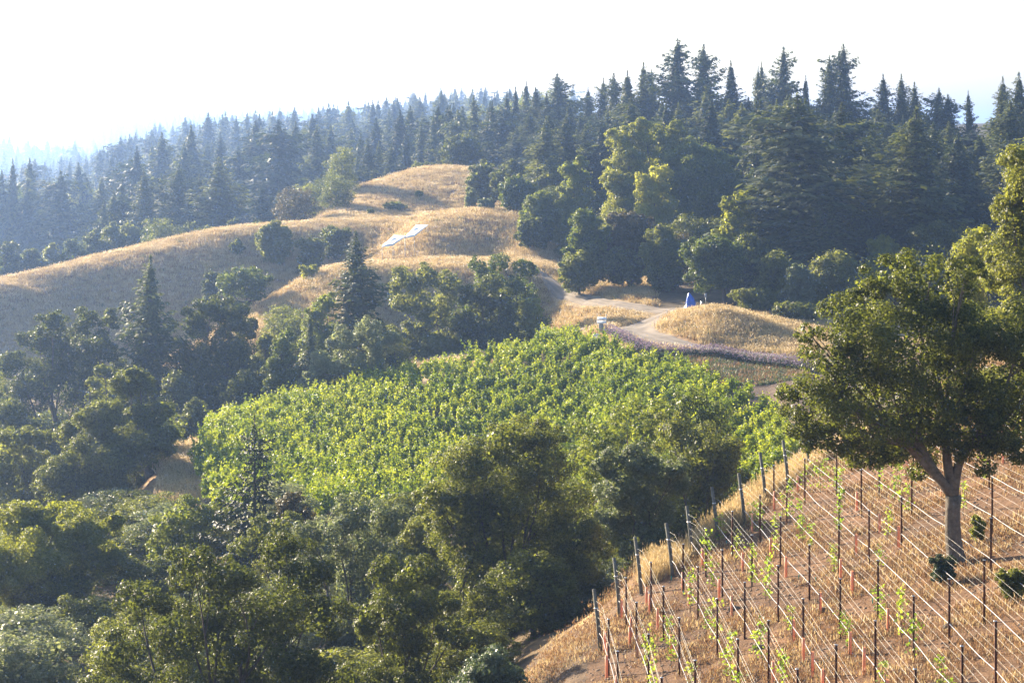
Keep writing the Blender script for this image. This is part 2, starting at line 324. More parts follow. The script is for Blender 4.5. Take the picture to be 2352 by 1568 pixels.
# soil colour by place
V = np.stack([GX, GY, ZT], -1).reshape(-1, 3)
gx, gy, gzz = V.T; vv = row_of(gx, gy, gzz); gu = CU + F * gx / gy
col = np.tile(np.array([.36, .265, .155]), (len(V), 1))
red = (vnoise(gx, gy, 18, 8) > .35)[:, None]
col = np.where(red, np.array([.34, .225, .125]), col)
def put(mask, c):
    global col
    col = np.where(mask[:, None], np.array(c), col)
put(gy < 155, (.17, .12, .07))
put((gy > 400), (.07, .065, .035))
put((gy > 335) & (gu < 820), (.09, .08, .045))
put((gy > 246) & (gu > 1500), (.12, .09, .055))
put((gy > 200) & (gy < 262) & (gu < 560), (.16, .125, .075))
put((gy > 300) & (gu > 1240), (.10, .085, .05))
put((gy > 128) & (gy < 216) & in_green(gx, gy), (.15, .11, .06))
put((gy > 148) & (gy < 183) & (gu < 520) & (gu > 330) & ~in_green(gx, gy), (.42, .27, .15))
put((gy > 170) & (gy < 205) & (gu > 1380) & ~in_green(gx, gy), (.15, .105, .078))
yv = (gy < edge_D(gx) + 1) & (gx > 2.5) & (gy > 38); put(yv, (.185, .105, .06))
put((gy < edge_D(gx) + 12) & (gy >= edge_D(gx) + 1) & (gx > 1), (.46, .30, .15))
put((gy < edge_D(gx) + 9) & (gy > 60) & (gx <= 6) & (gx > -6) & ~yv, (.19, .12, .07))
put((gy <= 90) & (gx <= 2.5) & (gx > -2.5), (.15, .10, .065))
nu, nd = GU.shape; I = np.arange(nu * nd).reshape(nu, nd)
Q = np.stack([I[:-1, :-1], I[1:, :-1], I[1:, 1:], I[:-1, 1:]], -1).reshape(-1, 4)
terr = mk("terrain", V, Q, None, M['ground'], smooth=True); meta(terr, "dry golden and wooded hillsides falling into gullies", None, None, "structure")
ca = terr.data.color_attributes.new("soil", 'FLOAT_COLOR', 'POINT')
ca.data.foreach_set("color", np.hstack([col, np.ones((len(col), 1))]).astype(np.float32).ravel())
back = MB()   # ground under and behind the camera, so that the sheet closes
yb = 4.02; back.add([(-3000, -1000, -6), (3000, -1000, -6), (3000, yb, -6), (-3000, yb, -6)], [(0, 1, 2, 3)])
bo = back.make("ground", M['ground']); meta(bo, "ground around the viewpoint", None, None, "structure")
ca = bo.data.color_attributes.new("soil", 'FLOAT_COLOR', 'POINT'); ca.data.foreach_set("color", np.tile([.3, .2, .1, 1.], 4).astype(np.float32))

# ---------------------------------------------------------------- dirt road
def catmull(P, n=12):
    P = np.asarray(P, float); P = np.vstack([2*P[0]-P[1], P, 2*P[-1]-P[-2]]); out = []
    for i in range(1, len(P) - 2):
        t = np.linspace(0, 1, n, endpoint=False)[:, None]; a, b, c, d = P[i-1:i+3]
        out.append(.5*((2*b) + (-a+c)*t + (2*a-5*b+4*c-d)*t**2 + (-a+3*b-3*c+d)*t**3))
    return np.vstack(out + [P[-2:-1]])
def road(name, pts, w, label):
    P = catmull([((u - CU) / F * D, D) for u, D in pts], 14); d = np.gradient(P, axis=0); d /= np.linalg.norm(d, axis=1)[:, None]; nrm = np.stack([-d[:, 1], d[:, 0]], -1)
    K = 11; s = np.linspace(-.5, .5, K); V = []; A = []
    wv = np.broadcast_to(w, (len(P),)) * (1 + .12 * vnoise(P[:, 0], P[:, 1], 6, 4))
    for k in s:
        q = P + nrm * (k * wv)[:, None]; z = gz(q[:, 0], q[:, 1]) + (.10 if abs(k) < .45 else -.05); V.append(np.column_stack([q, z])); A.append(np.column_stack([np.full(len(P), k), np.zeros(len(P)), np.zeros(len(P))]))
    V = np.stack(V, 1); n = len(P); I = np.arange(n*K).reshape(n, K)
    o = mk(name, V.reshape(-1, 3), np.stack([I[:-1, :-1], I[:-1, 1:], I[1:, 1:], I[1:, :-1]], -1).reshape(-1, 4), None, M['road'], smooth=True)
    at_ = o.data.attributes.new("across", 'FLOAT_VECTOR', 'POINT'); at_.data.foreach_set("vector", np.stack(A, 1).reshape(-1, 3).astype(np.float32).ravel())
    return meta(o, label, None, None, "structure")
road("dirt_road", [(2150,186),(1950,196),(1830,203),(1740,208),(1640,210.5),(1560,213.5),(1500,218),(1462,223),(1456,229),(1480,235),(1530,240),(1600,243),(1680,246)], 4.6, "pale dirt road curving round the grassy mound")
road("track", [(1560,242),(1490,247),(1400,254),(1320,264),(1230,277),(1130,284),(1000,286.5),(900,287),(850,290)], 2.3, "narrow dirt track along the terrace below the knoll")

# ---------------------------------------------------------------- tree builders
def crown_mesh(lobes, leaf, nleaf, rng, mat, name="crown", parent=None, link=True, dens=1.0, up=.35, core=.14):
    """lobes: list of (centre, radii); leaves gathered in clumps on each lobe"""
    B = MB(); areas = np.array([(r[0]*r[1]*r[2])**(2/3) for c, r in lobes]); areas /= areas.sum(); clumps = []
    for (c, r), a in zip(lobes, areas):
        c = np.asarray(c, float); r = np.asarray(r, float); rm = r.mean(); n = int(nleaf * a)
        if n < 8: continue
        nc = max(20, int(n * core)); e = unit(rng, nc); C = c + e * r * (rng.uniform(.1, 1, nc)**.5 * .80)[:, None]     # inner leaf mass
        s = leaf * rng.uniform(1.5, 2.4, nc); B.leaves(C, e + rng.normal(size=(nc, 3)) * .5, s, s * .8, rng)
        k = int(np.clip(n / 330, 10, 34)); d = unit(rng, k)
        cc = c + d * r * rng.uniform(.68, .98, k)[:, None]; cr = rm * rng.uniform(.20, .40, k); clumps.append((cc, cr, c))
        w = cr**2; idx = rng.choice(k, n, p=w / w.sum()); e = unit(rng, n)
        e = e + d[idx] * .45; e /= np.linalg.norm(e, axis=1)[:, None]
        rad = np.where(rng.random(n) < .85, rng.uniform(.72, 1.08, n), rng.uniform(.2, .8, n)) * (1 + .18 * np.sin(e[:, 0]*7 + idx) * np.sin(e[:, 1]*6 + e[:, 2]*5))
        C = cc[idx] + e * (cr[idx] * rad)[:, None] * np.array([1.1, 1.1, .85])
        N = e * 1.1 + rng.normal(size=(n, 3)) * .6 + np.array([0, 0, up])
        s = leaf * rng.uniform(.6, 1.4, n); B.leaves(C, N, s, s * rng.uniform(.5, .8, n), rng)
        m = n // 14                                        # stray twigs that break the outline
        e = unit(rng, m); C = c + e * r * rng.uniform(.8, 1.18, m)[:, None]
        s = leaf * rng.uniform(.6, 1.2, m); B.leaves(C, e + rng.normal(size=(m, 3)), s, s * .5, rng)
    return B.make(name, mat, parent, link=link), clumps
def limbs(B, base, fork, lobes, clumps, r0, rng, k=7, nf=2):
    """trunk to the fork, three or four main limbs, a bough to every lobe, twigs to its clumps"""
    base = np.asarray(base, float); fork = np.asarray(fork, float); h = np.linalg.norm(fork - base)
    n = 7; t = np.linspace(0, 1, n)[:, None]; P = base + (fork - base) * t + np.sin(t * 3.1) * rng.normal(size=3) * h * .04
    B.tube(P, r0 * np.interp(t[:, 0], [0, .17, .34, .8, 1], [1.9, 1.25, 1.0, .85, .95]), k)
    cs = np.array([np.asarray(c, float) for c, r in lobes]); ang = np.arctan2(cs[:, 1] - fork[1], cs[:, 0] - fork[0]); od = np.argsort(cs[:, 0] + .01 * ang); G = min(4, max(2, len(cs) // 4))
    for g in np.array_split(od, G):
        tgt = fork + (cs[g].mean(0) - fork) * .62; d = tgt - fork; t = np.linspace(0, 1, 7)[:, None]
        main = fork + d * t + np.sin(t * 3.1) * (rng.normal(size=3) * .07 * np.linalg.norm(d) + np.array([0, 0, .06 * np.linalg.norm(d)])); B.tube(main, r0 * np.linspace(.66, .34, 7), max(5, k - 2))
        for i in g:
            c = cs[i]; s0 = main[rng.integers(3, 7)]; t = np.linspace(0, 1, 6)[:, None]; L = np.linalg.norm(c - s0); mid = (s0 + c) / 2 + rng.normal(size=3) * L * .14
            P = (1-t)**2 * s0 + 2*t*(1-t) * mid + t**2 * c; B.tube(P, r0 * np.linspace(.26, .07, 6), 4)
            if i < len(clumps):
                cc = clumps[i][0]; q = rng.permutation(len(cc))[:3 * nf]
                for j in q:
                    s = P[rng.integers(2, 6)]; B.tube([s, (s + cc[j]) / 2 + rng.normal(size=3) * .1 * np.linalg.norm(cc[j] - s), cc[j]], [r0*.08, r0*.05, r0*.02], 3, False)
def auto_lobes(Rx, H, z0, rng, shape='dome', n=9):
    L = []; Ry = Rx * .9
    for i in range(n):
        a = i * 2.4 + rng.uniform(0, .6); t = (i + .5) / n
        if shape == 'dome': zz = z0 + H * (.30 + .46 * t); rr = Rx * (.62 * math.sqrt(1 - t**2.2) if i < n - 1 else .05); q = .42
        elif shape == 'tall': zz = z0 + H * (.15 + .70 * t); rr = Rx * .55 * math.sin(min(1., .35 + (1 - t)) * 1.5); q = .42
        else: zz = z0 + H * (.42 + .22 * rng.uniform()); rr = Rx * .68 * math.sqrt(rng.uniform(.1, 1)); q = .38
        r = Rx * q * rng.uniform(.8, 1.15); rz = min(r * .9, H * .3) * rng.uniform(.8, 1.1)
        zz = min(zz, z0 + H - rz * 1.1)
        L.append(((rr * math.cos(a), rr * math.sin(a) * .9, zz), (r, r, rz)))
    L.append(((0, 0, z0 + H * .42), (Rx * .62, Ry * .62, H * .40))); L.append(((Rx * .25, -Ry * .3, z0 + H * .25), (Rx * .5, Ry * .5, H * .28))); L.append(((-Rx * .3, -Ry * .2, z0 + H * .22), (Rx * .5, Ry * .5, H * .26)))
    return L
def broadleaf(name, label, u, vt, vb, hw, D, mat, shape='dome', seed=1, leafpx=2.3, cover=5.5, group=None, cat="tree", lobes_px=None, dy=.9, ubase=None, trunk=None, bark='bark_dark', fork=.45, n=9, fork_z=None, core=.14):
    """tree whose crown spans picture rows vt..vb and columns u-hw..u+hw at distance D, rooted in the ground below"""
    rng = np.random.default_rng(seed); s = D / F; x0, y0, z0 = at(ubase if ubase is not None else u, D)
    root = thing(name, label, cat, (x0, y0, z0), 0, group)
    ztop = -(vt - HOR) * s; zbot = -(vb - HOR) * s; zbot = zbot if shape == 'open' else min(zbot, z0 + .06 * (ztop - z0)); zbot = max(zbot, z0 + .15); ztop = max(ztop, zbot + 1)
    if lobes_px:
        lobes = []
        if shape != 'open':        # low skirt of leaves under the crown
            lowv = max(q[1] + q[2] for q in lobes_px); zl = -(lowv - HOR) * s; gap = zl - z0
            if gap > .6:
                for q in range(7):
                    rr_ = hw * s * rng.uniform(.38, .52); lobes.append((((u - CU) * s - x0 + (q - 3) * hw * s * .26, rng.uniform(-.5, .3) * hw * s, gap * rng.uniform(.3, .75)), (rr_, rr_, max(gap * rng.uniform(.5, .8), rr_ * .6))))
        for q in lobes_px:
            lu, lv, lr = q[:3]; oy = q[3] if len(q) > 3 else rng.uniform(-.6, .6) * hw * s * dy
            lobes.append((((lu - CU) * s - x0, oy, -(lv - HOR) * s - z0), (lr * s, lr * s * .95, lr * s * .82)))
    else:
        lobes = auto_lobes(hw * s, ztop - zbot, 0, rng, shape, n)
        lobes = [((c[0] + (u - CU) * s - x0, c[1], c[2] + zbot - z0), r) for c, r in lobes]
    px = .4354; leaf = leafpx * s / px
    area = 2 * hw * max(vb - vt, .75 * (ztop - zbot) / s) * px * px; N = int(np.clip(area * cover / (leafpx**2 * .3), 500, 210000))
    cr, clumps = crown_mesh(lobes, leaf, N, rng, M[mat], parent=root, core=core)
    B = MB(); H = ztop - z0; r0 = trunk if trunk else max(.08, .018 * H + .02 * hw * s)
    fz = fork_z if fork_z else max(.8, min((zbot - z0) + (ztop - zbot) * .2, H * fork)); cx = np.mean([c[0] for c, r in lobes]) * (.12 if fork_z else .4)
    limbs(B, (0, 0, -.4), (cx, 0, fz), lobes, clumps, r0, rng)
    B.make("trunk", M[bark], root, smooth=True); return root

def conifer_parts(h, r, nb, ns, rng, ragged=.25, base=.10, sz=1., droop=.32, pw=.72, lump=.22):
    """trunk and crown of a conifer of height h, crown radius r"""
    T = MB(); T.tube([(0, 0, -.5), (0, 0, h*.3), (0, 0, h*.7), (0, 0, h*.985)], [h*.016, h*.012, h*.006, h*.0015], 6)
    C = MB(); i = np.arange(nb); t = base + (1 - base) * ((i + rng.uniform(0, 1, nb)) / nb)**1.05; t = np.minimum(t, .985)
    L = r * np.minimum((1.02 - t)**pw * 1.1, .6 + t * 1.4) * rng.uniform(1 - ragged * 1.3, 1 + ragged * .8, nb) + .02 * r
    az = i * 2.39996 + rng.uniform(-.4, .4, nb); p0, p1, p2 = rng.uniform(0, 6, 3)
    side = 1 + lump * (np.sin(t * 19 + p0) * .6 + np.sin(az + p1 + t * 9) * .7 + np.sin(az * 3 + t * 31 + p2) * .4); L = L * np.clip(side, .35, 1.6) * np.clip((1.02 - t) * 5.5, .06, 1)
    nc = nb * 5; tt = base + (1 - base) * rng.uniform(0, .93, nc); rc = r * .62 * np.minimum((1.0 - tt)**.75, .5 + tt) * rng.uniform(.2, 1, nc)**.5; aa = rng.uniform(0, 6.283, nc)      # dense inner boughs
    nn = np.column_stack([np.cos(aa), np.sin(aa), rng.uniform(-.2, .6, nc)]); lc = sz * r * (.10 + .16 * (1 - tt)); C.leaves(np.column_stack([np.cos(aa) * rc, np.sin(aa) * rc, h * tt - rc * .25]), nn + rng.normal(size=(nc, 3)) * .4, lc * 1.3, lc * .8, rng)
    for k in range(nb):
        n = max(5, int(ns * (L[k] / r)**.8)); s = rng.uniform(.12, 1.02, n)**.8
        d = np.array([math.cos(az[k]), math.sin(az[k]), 0]); tv = np.array([-d[1], d[0], 0])
        lift = .10 - droop * (1 - t[k]) ; zc = h * t[k] + L[k] * (lift * s + .16 * s**2)
        w = L[k] * .34 * np.sin(np.clip(s, 0, 1) * 2.7) + .05
        off = rng.uniform(-1, 1, n) * w
        P = d[None] * (s * L[k])[:, None] + tv[None] * off[:, None]; P[:, 2] = zc - np.abs(off) * .35 + rng.normal(size=n) * .05 * r * .3
        N = np.column_stack([rng.normal(size=n) * .5, rng.normal(size=n) * .5, np.ones(n)]) + d[None] * .6
        bias = d[None] * .8 + tv[None] * np.sign(off)[:, None] * .6 + np.array([0, 0, -.35])
        l = sz * r * (.07 + .17 * min(1, L[k] / r * 1.2)) * rng.uniform(.6, 1.3, n); C.leaves(P, N, l, l * rng.uniform(.35, .6, n), rng, bias)
        if k % 3 == 0 and t[k] < .9: T.tube([(0, 0, h*t[k]), tuple(d[:2]*L[k]*.85) + (h*t[k] + L[k]*(lift*.85 + .11),)], [h*.0035, h*.001], 3, False)
    n = 26; P = np.column_stack([rng.normal(size=(n, 2)) * .012 * r, h * rng.uniform(.95, 1.0, n)]); C.leaves(P, np.column_stack([rng.normal(size=(n, 2)), np.zeros(n)]), r*.12*sz, r*.035*sz, rng, np.tile([0, 0, 1.], (n, 1)))
    return T, C
def conifer_proto(kind, seed, nb, ns, ragged, mat, sz=1., base=.1, droop=.32, pw=.72, lump=.25):
    rng = np.random.default_rng(seed); T, C = conifer_parts(25., 4.5, nb, ns, rng, ragged, base, sz, droop, pw, lump)
    root = bpy.data.objects.new(kind, None); root["category"] = "tree"
    c = C.make("crown", M[mat], link=False); c.parent = root; t = T.make("trunk", M['bark_dark'], link=False, smooth=True); t.parent = root
    return root
HI = [conifer_proto("conifer_tree", 11, 330, 44, .22, 'fir', .68), conifer_proto("conifer_tree", 12, 300, 50, .38, 'fir', .7, .12, .25),
      conifer_proto("conifer_tree", 13, 330, 50, .30, 'fir_light', .68, .06, .4), conifer_proto("conifer_tree", 14, 270, 50, .5, 'fir', .72, .18, .2, .5, .4), conifer_proto("conifer_tree", 15, 300, 52, .4, 'fir', .72, .1, .1, .95, .35), conifer_proto("conifer_tree", 16, 300, 50, .35, 'fir_light', .72, .08, .5, .6, .4), conifer_proto("conifer_tree", 17, 240, 56, .5, 'fir', .76, .12, .3, .42, .5)]
MID = [conifer_proto("conifer_tree", 21, 190, 34, .28, 'fir', 1.05), conifer_proto("conifer_tree", 22, 180, 32, .42, 'fir', 1.05, .15, .22),
       conifer_proto("conifer_tree", 23, 190, 32, .25, 'fir_light', 1.05, .05, .4), conifer_proto("conifer_tree", 24, 160, 30, .5, 'fir', 1.1, .2, .2, .5, .45), conifer_proto("conifer_tree", 25, 170, 32, .4, 'fir', 1.1, .1, .1, .95, .35), conifer_proto("conifer_tree", 26, 170, 30, .4, 'fir_light', 1.1, .1, .4, .58, .45), conifer_proto("conifer_tree", 27, 130, 34, .6, 'fir', 1.2, .15, .3, .4, .5)]
HD = 25.; HR = 4.5
def conifer(u, vt, D, hw=None, label="", group=None, variants=None, k=0, rz=0., hmin=6.):
    x, y, z = at(u, D); h = max(hmin, -(vt - HOR) * D / F - z); r = (hw * D / F * 1.6) if hw else h * .24
    vs = variants or MID; pr = vs[(k * 5 + int(u) // 7) % len(vs)]; s = r / HR
    o = dup(pr, (x, y, z), rz, (s, s * rnd.uniform(.8, 1.1), h / HD), label, group); o.rotation_euler = (rnd.uniform(-.035, .035), rnd.uniform(-.035, .035), rz); return o

rnd = random.Random(7)
# ---------------------------------------------------------------- foreground oaks
broadleaf("oak_tree", "big oak with pale forked trunk standing among the rows of the young vineyard", 2090, 555, 1160, 310, 75, 'oak', seed=3, leafpx=2.6, cover=3.7, ubase=2203, trunk=.29, bark='bark', dy=.6, core=.03, fork_z=2.2, shape='open',
  lobes_px=[(1885,830,80),(1960,735,88),(2060,640,66),(2140,645,92),(2030,790,110),(2140,800,125),(2240,780,110),(2330,760,95),(1870,950,78),(1960,930,108),(2070,950,125),(2190,950,120),(2300,900,95),(1925,1015,70),(2020,1020,85),(2120,1035,80),(2250,1000,85),(2400,840,90),(1840,900,50),(1850,760,30),(2200,620,45),(2000,680,50),(2320,990,75)])
broadleaf("oak_tree", "tall leafy oak cut by the right edge of the picture, above the forked oak", 2400, 320, 900, 150, 96, 'oak', seed=4, leafpx=2.4, cover=4.6, bark='bark',
  lobes_px=[(2345,370,55),(2400,430,90),(2330,500,50),(2370,590,95),(2310,640,62),(2450,560,110),(2350,720,85),(2430,760,110),(2330,450,40)])
broadleaf("bay_tree", "bright yellow green tree between the forked oak and the firs, right side", 2235, 470, 720, 70, 138, 'oak_yellow', 'tall', 5, 2.2)
broadleaf("oak_tree", "largest dark oak in the middle foreground, left of the trellis posts", 1180, 965, 1425, 205, 104, 'oak', seed=6, leafpx=2.1, cover=6, trunk=.27, fork=.3,
  lobes_px=[(1080,1060,75),(1165,1010,62),(1240,1070,85),(1060,1150,80),(1160,1150,105),(1270,1180,90),(1330,1240,70),(1080,1250,90),(1190,1270,100),(1290,1310,80),(1010,1210,55),(1110,1340,70),(1340,1330,50),(1250,1010,50),(1000,1130,45)])
broadleaf("oak_tree", "grey green oak with airy crown just left of the slanted end posts", 1480, 1010, 1275, 112, 96, 'oak_grey', 'open', seed=8, leafpx=2.1, cover=4, trunk=.12, ubase=1470,
  lobes_px=[(1465,1060,52),(1520,1100,60),(1430,1120,62),(1480,1170,70),(1420,1200,45),(1500,1230,45),(1550,1080,34),(1400,1060,40),(1450,1260,30)])
broadleaf("oak_tree", "dark rounded oak behind the airy grey green oak, beside the dry grass edge", 1600, 940, 1160, 110, 121, 'oak', seed=9, leafpx=2.1, cover=6,
  lobes_px=[(1560,1000,62),(1620,1030,70),(1660,1080,55),(1590,1090,65),(1640,1140,50),(1680,1040,34)])
broadleaf("oak_tree", "yellowish oak crown rising in front of the right end of the leafy vineyard", 1600, 885, 1020, 85, 128, 'bay', seed=10, leafpx=2.0, cover=4.5,
  lobes_px=[(1585,920,42),(1540,960,45),(1640,950,42),(1600,990,55),(1660,990,34)])
broadleaf("oak_tree", "pale branching oak with bare twisted limbs between the two central oaks", 1420, 925, 1130, 100, 126, 'bay', seed=11, leafpx=2.0, cover=3.6, bark='bark',
  lobes_px=[(1440,955,45),(1480,990,50),(1390,1000,50),(1350,1050,50),(1420,1060,60),(1330,990,30),(1360,1110,42),(1500,940,34)])
broadleaf("oak_tree", "silvery green oak left of the largest dark oak in the middle foreground", 820, 1130, 1420, 135, 103, 'oak_grey', seed=12, leafpx=2.1, cover=5,
  lobes_px=[(820,1180,55),(760,1220,55),(880,1200,55),(830,1260,75),(740,1300,62),(900,1290,60),(690,1250,40),(820,1350,70),(710,1210,34)])
broadleaf("oak_tree", "dark green oak with low dense crown in front of the silvery oak", 920, 1270, 1540, 120, 84, 'oak', seed=13, leafpx=2.2, cover=6,
  lobes_px=[(890,1330,60),(960,1310,50),(930,1400,75),(860,1420,60),(1000,1400,55),(940,1490,70),(1040,1460,45)])
broadleaf("oak_tree", "glossy oak filling the bottom left foreground below the silvery oak", 520, 1215, 1640, 290, 74, 'oak', seed=14, leafpx=2.5, cover=5.2, trunk=.2,
  lobes_px=[(455,1270,52),(540,1300,70),(640,1290,60),(700,1340,62),(430,1350,60),(310,1390,65),(500,1400,85),(620,1400,90),(730,1430,70),(290,1480,60),(400,1480,90),(540,1500,100),(680,1520,90),(250,1580,80),(420,1600,110),(600,1620,110),(790,1580,60),(180,1600,60)])
broadleaf("oak_tree", "yellow topped oak at the left edge of the foreground", 110, 1150, 1400, 180, 118, 'oak_yellow', seed=15, leafpx=2.1, cover=6,
  lobes_px=[(40,1210,62),(120,1200,62),(190,1220,60),(90,1280,85),(200,1290,62),(10,1300,70),(250,1290,40),(150,1340,60),(50,1360,60),(245,1220,28)])
broadleaf("shrub", "low scrub oak under the yellow topped oak at the left edge", 60, 1400, 1540, 90, 108, 'oak', 'dome', 16, 2.2, cat="shrub")
broadleaf("oak_tree", "mid green oak beside the small pine, left of the leafy vineyard", 430, 1135, 1300, 105, 124, 'bay', seed=17, leafpx=2.1, cover=5.5,
  lobes_px=[(430,1180,50),(380,1220,48),(480,1200,50),(430,1260,60),(360,1270,34),(520,1180,34)])
broadleaf("oak_tree", "dull oak crown behind the glossy foreground oak, right of the small pine", 650, 1180, 1330, 80, 112, 'oak', seed=18, leafpx=2.1, cover=5,
  lobes_px=[(610,1220,42),(660,1210,42),(700,1250,42),(640,1290,52),(560,1250,34)])
broadleaf("oak_tree", "thin brownish tree in front of the leafy vineyard, right of the small pine", 675, 1085, 1215, 58, 122, 'oak_brown', 'dome', 19, 2.0, cover=3.2)
broadleaf("oak_tree", "olive crown filling the gap between the silvery oak and the largest dark oak", 960, 1140, 1300, 75, 112, 'oak', 'dome', 20, 2.0)
broadleaf("shrub", "blue grey shrub at the bottom edge below the largest dark oak", 1130, 1440, 1620, 110, 74, 'shrub', 'dome', 21, 2.3, cat="shrub")
broadleaf("shrub", "green bush at the foot of the forked oak", 2165, 1285, 1345, 36, 72.8, 'shrub', 'flat', 22, 2.0, cat="shrub", n=6)
broadleaf("shrub", "dark bush in the shade at the right edge below the forked oak", 2325, 1315, 1385, 42, 68, 'oak', 'flat', 23, 2.0, cat="shrub", n=6)
broadleaf("shrub", "small grassy bush on the slope right of the forked trunk", 2245, 1212, 1250, 22, 77, 'oak_yellow', 'flat', 24, 2.0, cat="shrub", n=4)
x, y, z = at(585, 120)
h = -(950 - HOR) * y / F - z
r_ = np.random.default_rng(5); T_, C_ = conifer_parts(h, 105 * y / F, 80, 120, r_, .45, .12, .46, .05, .8, .4)
pine = thing("pine_tree", "small open pine with level branches in front of the leafy vineyard", "tree", (x, y, z)); C_.make("crown", M['pine'], pine); T_.make("trunk", M['bark_dark'], pine, smooth=True)

# ---------------------------------------------------------------- gully trees on the left
broadleaf("oak_tree", "massive dark oak with twin trunks at the left end of the leafy vineyard", 270, 845, 1180, 155, 163, 'oak', seed=31, leafpx=2.0, cover=6.5, ubase=350, trunk=.3,
  lobes_px=[(290,890,48),(240,950,55),(330,960,48),(350,1010,55),(190,1010,60),(270,1030,80),(160,1090,60),(240,1120,70),(330,1080,62),(120,1130,40),(310,1140,40),(370,950,28),(310,870,30)])
broadleaf("oak_tree", "dark oak at the left edge beside the massive twin trunked oak", 40, 965, 1200, 90, 168, 'oak', seed=32, leafpx=2.0, cover=6,
  lobes_px=[(40,1010,45),(0,1060,55),(80,1060,45),(30,1120,70),(100,1000,30),(90,1140,50)])
broadleaf("oak_tree", "broad dark oak at the left edge below the grassy ridge", 120, 700, 1000, 150, 222, 'oak', seed=33, leafpx=2.0, cover=7,
  lobes_px=[(130,740,38),(190,740,34),(80,790,45),(150,810,65),(230,800,50),(30,840,45),(90,880,70),(190,900,75),(20,920,60),(260,880,50),(250,740,28)])
broadleaf("bay_tree", "small bright green tree in front of the broad dark oak on the left", 222, 778, 890, 38, 204, 'oak_yellow', 'tall', 34, 2.0)
broadleaf("oak_tree", "large grey green oak right of the tall blunt fir", 510, 665, 960, 105, 216, 'oak', seed=35, leafpx=2.0, cover=7,
  lobes_px=[(490,705,40),(540,720,45),(450,740,40),(520,800,70),(440,830,60),(560,850,55),(480,900,75),(400,900,50),(560,760,34)])
broadleaf("oak_tree", "round dark oak alone on the grassy slope below the ridge", 562, 608, 700, 66, 268, 'bay', seed=36, leafpx=1.9, cover=7, ubase=570,
  lobes_px=[(530,640,30),(565,632,30),(600,645,28),(560,660,38),(590,670,26),(520,665,20)])
broadleaf("oak_tree", "small crown right of the large grey green oak", 612, 705, 810, 42, 224, 'oak', 'dome', 37, 1.9)
broadleaf("bay_tree", "pointed bright green tree with bare pale trunk behind the leafy vineyard", 648, 728, 880, 46, 203, 'bay', 'tall', 38, 1.9, bark='bark')
broadleaf("bay_tree", "light green tree leaning against the tall dark fir", 735, 640, 820, 62, 223, 'bay', 'tall', 39, 1.9)
broadleaf("oak_tree", "spreading pale oak standing at the back edge of the leafy vineyard", 815, 728, 880, 108, 200, 'oak_grey', seed=40, leafpx=1.9, cover=6,
  lobes_px=[(840,755,34),(790,780,38),(870,790,40),(740,830,34),(800,830,45),(860,840,38),(720,860,20),(900,770,22)])
broadleaf("oak_tree", "dense dark oak below the terrace track, left of a pair", 968, 600, 760, 88, 243, 'oak', seed=41, leafpx=1.9, cover=7,
  lobes_px=[(930,640,36),(980,635,36),(1030,650,34),(960,690,50),(1010,710,45),(910,690,24),(980,740,24)])
broadleaf("oak_tree", "dense dark oak below the terrace track, right of a pair", 1115, 625, 755, 72, 242, 'oak', seed=42, leafpx=1.9, cover=7,
  lobes_px=[(1120,655,30),(1080,680,30),(1150,690,36),(1110,710,42),(1170,720,24),(1070,730,22)])
broadleaf("oak_tree", "bright edged oak rising behind the dark pair below the knoll", 1145, 578, 680, 95, 252, 'bay', seed=43, leafpx=1.9, cover=6,
  lobes_px=[(1100,610,28),(1150,605,30),(1200,615,28),(1130,640,36),(1190,650,30),(1225,625,18)])
broadleaf("shrub", "low pale bush at the right foot of the dark pair of oaks", 1215, 645, 700, 36, 246, 'oak_yellow', 'flat', 44, 1.8, cat="shrub")
broadleaf("oak_tree", "round dark oak on the crest of the left grassy ridge", 630, 493, 592, 46, 316, 'oak', 'dome', 45, 1.8, cover=8)
broadleaf("shrub", "small dark bush on the shaded ridge face", 545, 545, 576, 20, 318, 'oak', 'dome', 46, 1.7, cat="shrub", n=4)
broadleaf("shrub", "low bush beneath the small dark bush on the ridge face", 485, 582, 612, 26, 304, 'oak', 'flat', 47, 1.7, cat="shrub", n=4)
broadleaf("shrub", "shrub beside the round oak on the saddle", 715, 515, 580, 40, 312, 'oak', 'flat', 48, 1.7, cat="shrub")
broadleaf("shrub", "scrub patch on the saddle left of the fence posts", 768, 500, 556, 42, 318, 'oak', 'flat', 49, 1.7, cat="shrub")
broadleaf("shrub", "lone round bush on the golden upper hill", 905, 463, 502, 28, 352, 'oak', 'dome', 50, 1.7, cat="shrub", n=6)
broadleaf("shrub", "tiny bush left of the lone bush on the upper hill", 852, 488, 502, 9, 344, 'oak', 'flat', 51, 1.7, cat="shrub", n=3)
broadleaf("shrub", "pale bush high on the upper hill", 962, 464, 482, 13, 360, 'bay', 'flat', 52, 1.7, cat="shrub", n=3)
broadleaf("shrub", "low green bush on the spur left of the tall fir", 712, 602, 630, 26, 270, 'oak_yellow', 'flat', 53, 1.7, cat="shrub", n=4)
broadleaf("bay_tree", "grey green young tree on the saddle beside the knoll", 1082, 430, 488, 18, 325, 'oak_grey', 'tall', 54, 1.7)
broadleaf("shrub", "pale feathery bush on top of the knoll", 1118, 452, 484, 22, 318, 'oak_grey', 'flat', 55, 1.7, cat="shrub", n=4)
conifer(345, 585, 219, 62, "tall blunt topped fir standing over the oaks at left", None, HI, 1, .5)
conifer(815, 530, 226, 62, "tall dark fir in front of the grassy spur with the white sheets", None, HI, 3, 2.2)
conifer(715, 715, 210, 30, "small fir low in the gully in front of the tall dark fir", None, HI, 0, 1.2)
